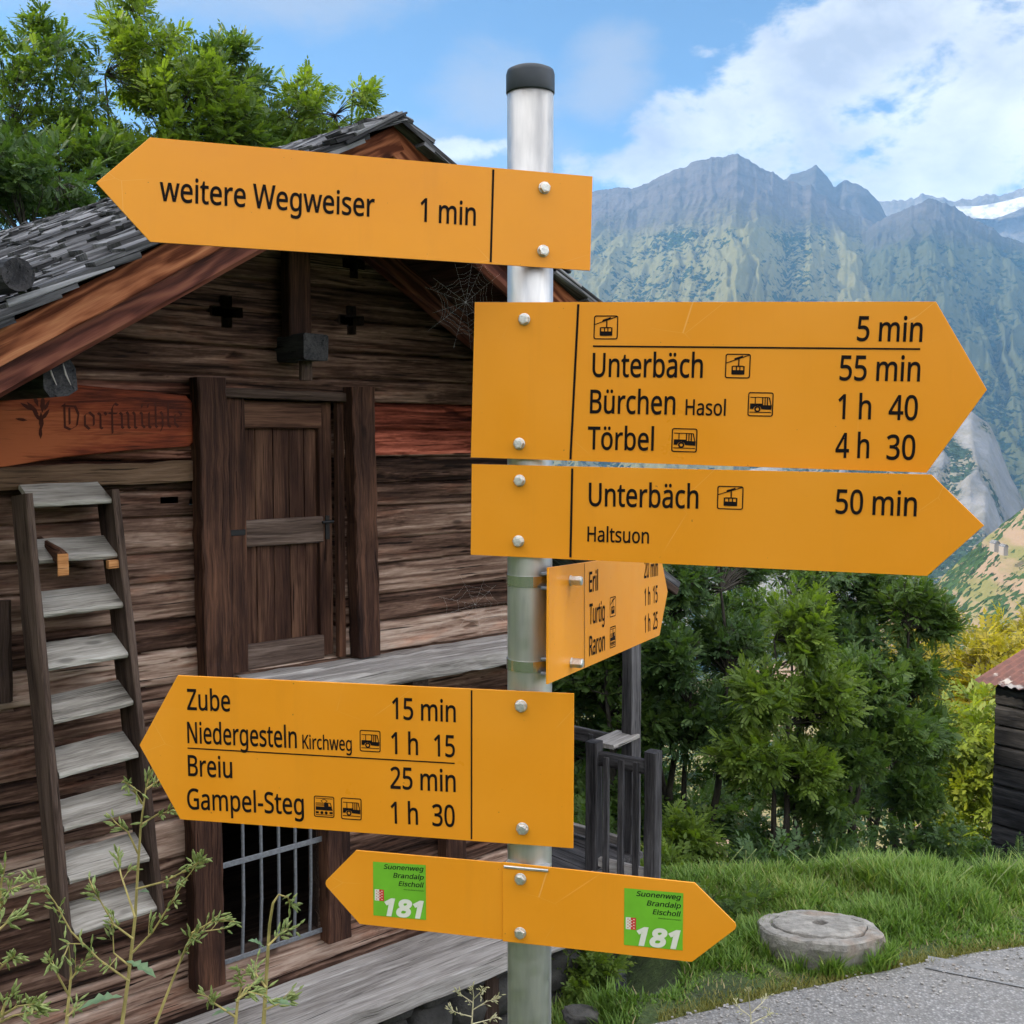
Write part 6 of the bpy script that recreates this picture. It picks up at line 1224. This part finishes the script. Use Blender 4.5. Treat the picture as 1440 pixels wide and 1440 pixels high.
rock('flat_stone', (q[0], q[1], q[2] - .09), (.12, .09, .04), M['wallstone'], 'flat grey stone slab at the stream bank right of the pole', 'stone', None, 33)

# ------------------------------------------------------------------ shed on the right
SY = 14.0; cA = at(1368, 957, SY); cB = at(1440, 912, SY * 1.23)
ang_s = math.atan2(.62, .78); sdu = DU; sdn = DN
k_ = None
shed = thing('shed', (cA[0] + .6, cA[1], gz(cA[0] + .6, cA[1])), 'blackened timber shed with a rusty red corrugated roof at the right edge', 'shed')
eave_n = on_w  # (kept simple: the eave runs along DN, the slope rises along DU)
e_dir = unit(np.array([.62, -.785, 0])); s_hor = np.array([.785, .62, 0])
# slope found so that the rake passes through the photographed edge
d_ = ray(1440, 912); A_ = np.stack([d_[:2], -s_hor[:2]], 1); tt = np.linalg.solve(A_, cA[:2]); rise = (d_[2] * tt[0] - cA[2]) / tt[1]
sl_dir = unit(s_hor + DZ * rise); sl_n = unit(np.cross(e_dir, sl_dir)); sl_n = sl_n if sl_n[2] > 0 else -sl_n
nu, nv = 150, 12; V = []
for i_ in range(nu):
    for j in range(nv):
        V.append(cA + e_dir * (3.8 * i_ / (nu - 1)) + sl_dir * (3.4 * j / (nv - 1)) + sl_n * (.016 * math.sin(2 * math.pi * i_ / (nu - 1) * 36)))
def rust():
    m, t, b, o = mat('rusty_red_roofing'); tcx = t.new('ShaderNodeTexCoord').outputs['Object']; n = t.noise(tcx, 1.6, 6, .6); n2 = t.noise(tcx, 9, 5, .6)
    c = t.mix(t.maprange(n2, .35, .65), (.075, .030, .022), (.125, .048, .035)); c = t.mix(t.maprange(n, .57, .61, 0, .8), c, (.38, .36, .33))
    t.put(b.inputs['Base Color'], c); b.inputs['Roughness'].default_value = .7; return m
M['rust'] = rust()
ii = np.arange(nu * nv).reshape(nu, nv); Fq = np.stack([ii[:-1, :-1], ii[1:, :-1], ii[1:, 1:], ii[:-1, 1:]], -1).reshape(-1, 4)
make('roof', V, Fq, M['rust'], shed, True)
V2 = [];
ridge = cA + sl_dir * 3.4
for i_ in range(nu):
    for j in range(3):
        p = ridge + e_dir * (3.8 * i_ / (nu - 1)) + (s_hor - DZ * rise) / np.linalg.norm(s_hor - DZ * rise) * (3.4 * j / 2); V2.append(p + DZ * (.016 * math.sin(2 * math.pi * i_ / (nu - 1) * 36)))
i3 = np.arange(nu * 3).reshape(nu, 3); make('roof', V2, np.stack([i3[:-1, :-1], i3[1:, :-1], i3[1:, 1:], i3[:-1, 1:]], -1).reshape(-1, 4), M['rust'], shed, True)
# walls set back under the eave so that the near corner meets the photographed edge
d_ = ray(1403, 1000); wc = cA + s_hor * .25; A_ = np.stack([d_[:2], -e_dir[:2]], 1); t2 = np.linalg.solve(A_, wc[:2]); corner = wc + e_dir * t2[1]
zb = gz(corner[0], corner[1]) - .4; zt = cA[2] - .03
b = MB(); nlog = 13
for k in range(nlog):
    z_ = zb + (zt - .02 - zb) * (k + .5) / nlog; hh = (zt - .02 - zb) / nlog - .01
    b.beam(np.array([*corner[:2], z_]), np.array([*(corner + e_dir * 3.2)[:2], z_]), DZ, hh, .14, .03, 6, .004)
    b.beam(np.array([*(corner + s_hor * .08)[:2], z_]), np.array([*(corner + s_hor * 5.2)[:2], z_]), DZ, hh, .14, .03, 6, .004)
b.build('wall', M['black_log'], shed)

M['chalet'] = simple('chalet_wall', (.22, .19, .16), .9)
# small houses on the sunny slope
for (px, py, Y, w_, lab) in ((1399, 771, 1010, 5.5, 'tiny pale house on the sunny slope, the left one'), (1411, 776, 985, 4, 'tiny pale house on the sunny slope, the right one')):
    p = at(px, py, Y); h = thing('house', p, lab, 'house', 'houses on the far slope'); b = MB()
    b.prism([(-w_ / 2, -3), (w_ / 2, -3), (w_ / 2, 4), (0, 7), (-w_ / 2, 4)], p - np.array([0, 5, 0]), np.array([1., 0, 0]), DZ, np.array([0, -1., 0]), 10, 0); b.build('wall', M['chalet'], h)
    b = MB()
    for s_ in (-1, 1): b.beam(p + np.array([s_ * w_ * .28, -6, 5.9]), p + np.array([s_ * w_ * .28, 6, 5.9]), np.array([1, 0, -s_ * 6 / w_]), w_ * .68, .4, .05, 1)
    b.build('roof', M['shingle'], h)

# ------------------------------------------------------------------ weeds in the foreground
def tubes_px(mb, pts, Y, r0, r1, n=6, wob=.0):
    P_ = [at(x, y, Y + dy) for x, y, dy in pts]; k = len(P_); mb.tube(P_, [r0 + (r1 - r0) * i / (k - 1) for i in range(k)], n, False); return P_
BUDT = None
def bud_cluster(bv, tip, d, n, size):
    d = unit(d)
    for k in range(n):
        a = rng.uniform(0, 2 * math.pi); s_ = unit(np.cross(d, (.2, .9, .3))); c_ = np.cross(d, s_); dd = unit(d * rng.uniform(.5, 1.1) + (s_ * math.cos(a) + c_ * math.sin(a)) * rng.uniform(.25, .85))
        p0 = tip - d * rng.uniform(0, size * 2.6); p1 = p0 + dd * size * rng.uniform(.35, .8); L = size * rng.uniform(.8, 1.3); r = size * .165
        m = 5; prof = [(0, .25), (.18, .8), (.42, 1.0), (.7, .62), (.92, .38), (1, .2)]; V = []; x = unit(np.cross(dd, (.1, .3, .95))); y = np.cross(dd, x)
        for t_, rr in prof:
            for j in range(m): V.append(p1 + dd * L * t_ + (x * math.cos(2 * math.pi * j / m) + y * math.sin(2 * math.pi * j / m)) * r * rr)
        bv.add(V, [(i * m + j, i * m + (j + 1) % m, (i + 1) * m + (j + 1) % m, (i + 1) * m + j) for i in range(len(prof) - 1) for j in range(m)] + [tuple(range((len(prof) - 1) * m, len(prof) * m))])
        bv.add([p0 - x * .0006, p0 + x * .0006, p1 + x * .0008, p1 - x * .0008], [(0, 1, 2, 3)])
def lobed_leaf(bv, p, d, L, W_, up=(0, 0, 1), droop=.35):
    d = unit(d); s_ = unit(np.cross(up, d)); u_ = np.cross(d, s_); out = [(0, .05), (.15, .28), (.22, .16), (.36, .62), (.42, .3), (.56, .72), (.64, .34), (.78, .42), (.9, .16), (1, 0)]
    V = []; n_ = len(out)
    for t, wd in out:
        c_ = p + d * L * t - np.array([0, 0, 1.]) * droop * L * t * t
        V += [c_ - s_ * W_ * wd + u_ * W_ * wd * .25, c_, c_ + s_ * W_ * wd + u_ * W_ * wd * .25]
    bv.add(V, [q for i in range(n_ - 1) for q in ((i * 3, i * 3 + 1, i * 3 + 4, i * 3 + 3), (i * 3 + 1, i * 3 + 2, i * 3 + 5, i * 3 + 4))])
def weed(label, Y, main, branches, leaves=(), bud=.0125, bn=(6, 9), dens=26, r0=.0032, dry=False):
    x0, y0 = main[0]; base = at(x0, y0, Y); t = thing('weed', (base[0], Y, gz(base[0], Y)), label, 'weed', 'tall weeds in front of the mill')
    st, bu_, lv = MB(), MB(), MB()
    def spray(mb):
        V = np.concatenate(mb.V); make('bud_spray', V, mb.Fc, M['drybud'] if dry else M['bud'], t, False, {'rnd': np.clip(rng.normal(.5, .22, len(V)), 0, 1)})
        mb.V, mb.Fc, mb.G, mb.n = [], [], [], 0
    root = np.array([base[0] - .02, Y, gz(base[0], Y) - .03]); P_ = [at(x, y, Y + .02 * math.sin(i)) for i, (x, y) in enumerate(main)]
    full = [root, root + (P_[0] - root) * .5 + (.01, 0, 0)] + P_; k = len(full); st.tube(full, [r0 * (1.25 - 1.0 * i / (k - 1)) for i in range(k)], 7, False)
    def deck_(poly, r):
        for i in range(len(poly) - 1):
            L = np.linalg.norm(poly[i + 1] - poly[i])
            if i == 0 and len(poly) > 2: continue
            for q in range(max(1, int(L / .026))):
                f_ = (q + .5) / max(1, int(L / .026)); p = poly[i] + (poly[i + 1] - poly[i]) * f_; d = unit(poly[i + 1] - poly[i] + rng.normal(0, .35, 3) * L); bud_cluster(bu_, p + d * bud, d, int(rng.integers(2, 5)), bud)
        bud_cluster(bu_, poly[-1], poly[-1] - poly[-2], int(rng.integers(*bn)), bud)
    deck_(P_[-3:], r0); spray(bu_)
    for br in branches:
        dy = rng.uniform(-.09, .09); Q_ = [at(x, y, Y + dy * i / max(1, len(br) - 1)) for i, (x, y) in enumerate(br)]
        bs = MB(); bs.tube(Q_, [r0 * (.55 - .35 * i / (len(Q_) - 1)) for i in range(len(Q_))], 6, False); deck_(Q_, r0)
        for i in range(1, len(Q_)):                                     # small side sprays
            d = unit(Q_[i] - Q_[i - 1] + rng.normal(0, .5, 3) * np.linalg.norm(Q_[i] - Q_[i - 1])); p = Q_[i - 1] + (Q_[i] - Q_[i - 1]) * rng.uniform(.3, 1); e_ = p + d * rng.uniform(.012, .028)
            bs.tube([p, e_], [r0 * .25, r0 * .15], 4, False); bud_cluster(bu_, e_, d, int(rng.integers(2, 5)), bud)
        nst = len(bs.Fc); V = np.concatenate(bs.V + bu_.V); Fs = bs.Fc + [tuple(i + bs.n for i in f) for f in bu_.Fc]
        make('branch', V, Fs, None, t, False, {'rnd': np.clip(rng.normal(.5, .22, len(V)), 0, 1)}, [M['drystem'] if dry else M['stem'], M['drybud'] if dry else M['bud']], [0] * nst + [1] * (len(Fs) - nst))
        bu_.V, bu_.Fc, bu_.G, bu_.n = [], [], [], 0
    for (x, y, dx_, dy_, L) in leaves:
        lv = MB(); lobed_leaf(lv, at(x, y, Y), np.array([dx_, -.25, -dy_]), L, L * .36)
        V = np.concatenate(lv.V); make('leaf', V, lv.Fc, M['weed_leaf'], t, False, {'rnd': np.clip(rng.normal(.5, .2, len(V)), 0, 1)})
    st.build('stalk', M['drystem'] if dry else M['stem'], t, True)
M['drybud'] = leaf_mat('dry_bud', (.30, .30, .18), (.42, .40, .24), (.55, .50, .32), .25)
weed('tallest branching weed with yellow-green buds in front of the step ladder', 1.62, [(170, 1450), (180, 1380), (190, 1290), (194, 1220), (198, 1160), (205, 1110), (212, 1082)],
     [[(186, 1340), (215, 1310), (240, 1270), (262, 1235), (285, 1205)], [(193, 1250), (230, 1240), (265, 1222), (290, 1205)], [(194, 1200), (180, 1170), (160, 1155)], [(198, 1160), (222, 1145), (245, 1140)], [(200, 1130), (185, 1105), (172, 1098)], [(206, 1110), (222, 1098), (230, 1088)],
      [(182, 1380), (140, 1350), (100, 1310), (78, 1270), (62, 1248), (45, 1240)], [(187, 1320), (160, 1300), (140, 1265), (128, 1245)], [(190, 1290), (170, 1230), (165, 1200)], [(184, 1360), (160, 1340), (158, 1290)]],
     [(172, 1402, -1, -.15, .065), (178, 1352, 1, .05, .05), (194, 1255, 1, -.5, .022)])
weed('weed with a nodding bud head right of the ladder in front of the window grate', 1.55, [(370, 1450), (373, 1400), (376, 1350), (379, 1300), (384, 1270), (392, 1258), (405, 1262), (408, 1275)],
     [[(375, 1390), (360, 1370), (352, 1365)], [(372, 1420), (395, 1410), (415, 1400)], [(377, 1330), (395, 1312), (405, 1305)]], [(374, 1335, -.7, -.9, .040), (373, 1412, 1, -.5, .045)], bn=(9, 12))
weed('low budding weed left of the one with the nodding head', 1.5, [(330, 1450), (334, 1410), (340, 1385), (335, 1372)], [[(333, 1410), (345, 1390), (365, 1382)], [(331, 1430), (300, 1410), (290, 1400)], [(334, 1405), (350, 1395), (372, 1400)]], [(332, 1420, -1, -.2, .035)], bn=(7, 10))
weed('slanting thin weed between the tallest weed and the window', 1.7, [(215, 1450), (240, 1385), (262, 1330), (275, 1305)], [[(262, 1330), (285, 1310), (320, 1305)], [(255, 1350), (262, 1330), (278, 1312)], [(270, 1312), (295, 1298), (318, 1292)]], bn=(4, 7))
weed('weed cut by the left picture edge with dense green buds', 1.4, [(-25, 1450), (-10, 1380), (-2, 1300), (2, 1240), (8, 1215)], [[(-8, 1370), (12, 1350), (22, 1345)], [(-4, 1310), (12, 1295), (28, 1290)], [(-2, 1280), (8, 1262), (15, 1250)]], bn=(10, 14), bud=.012)
weed('second weed at the bottom left edge with dense green buds', 1.3, [(-20, 1470), (0, 1430), (10, 1405), (18, 1400)], [[(-5, 1440), (20, 1428), (55, 1422)], [(0, 1430), (25, 1415), (48, 1412)]], bn=(9, 13), bud=.012)
weed('small upright weed at the bottom between tallest weed and left edge', 1.6, [(92, 1460), (95, 1420), (100, 1370), (96, 1330), (90, 1345)], [[(97, 1400), (75, 1360), (70, 1352)], [(98, 1380), (112, 1360), (118, 1352)], [(94, 1430), (105, 1420), (110, 1412)]], bn=(4, 6))
weed('pale dry weed in front of the stone footing left of the pole', 2.3, [(662, 1465), (664, 1430), (666, 1400), (664, 1385)], [[(664, 1430), (645, 1425), (632, 1420)], [(665, 1420), (685, 1408), (698, 1405)], [(664, 1440), (684, 1435), (698, 1430)], [(666, 1405), (676, 1395), (680, 1390)], [(665, 1410), (650, 1400), (645, 1395)]], bn=(6, 9), bud=.009, r0=.0026, dry=True)
weed('pale dry weed sprig standing before the road right of the pole', 2.4, [(1056, 1470), (1056, 1430), (1053, 1400), (1052, 1392)], [[(1056, 1430), (1040, 1418), (1035, 1412)], [(1056, 1425), (1072, 1410), (1078, 1402)], [(1055, 1440), (1075, 1430), (1088, 1425)]], bn=(4, 6), bud=.008, r0=.002, dry=True)
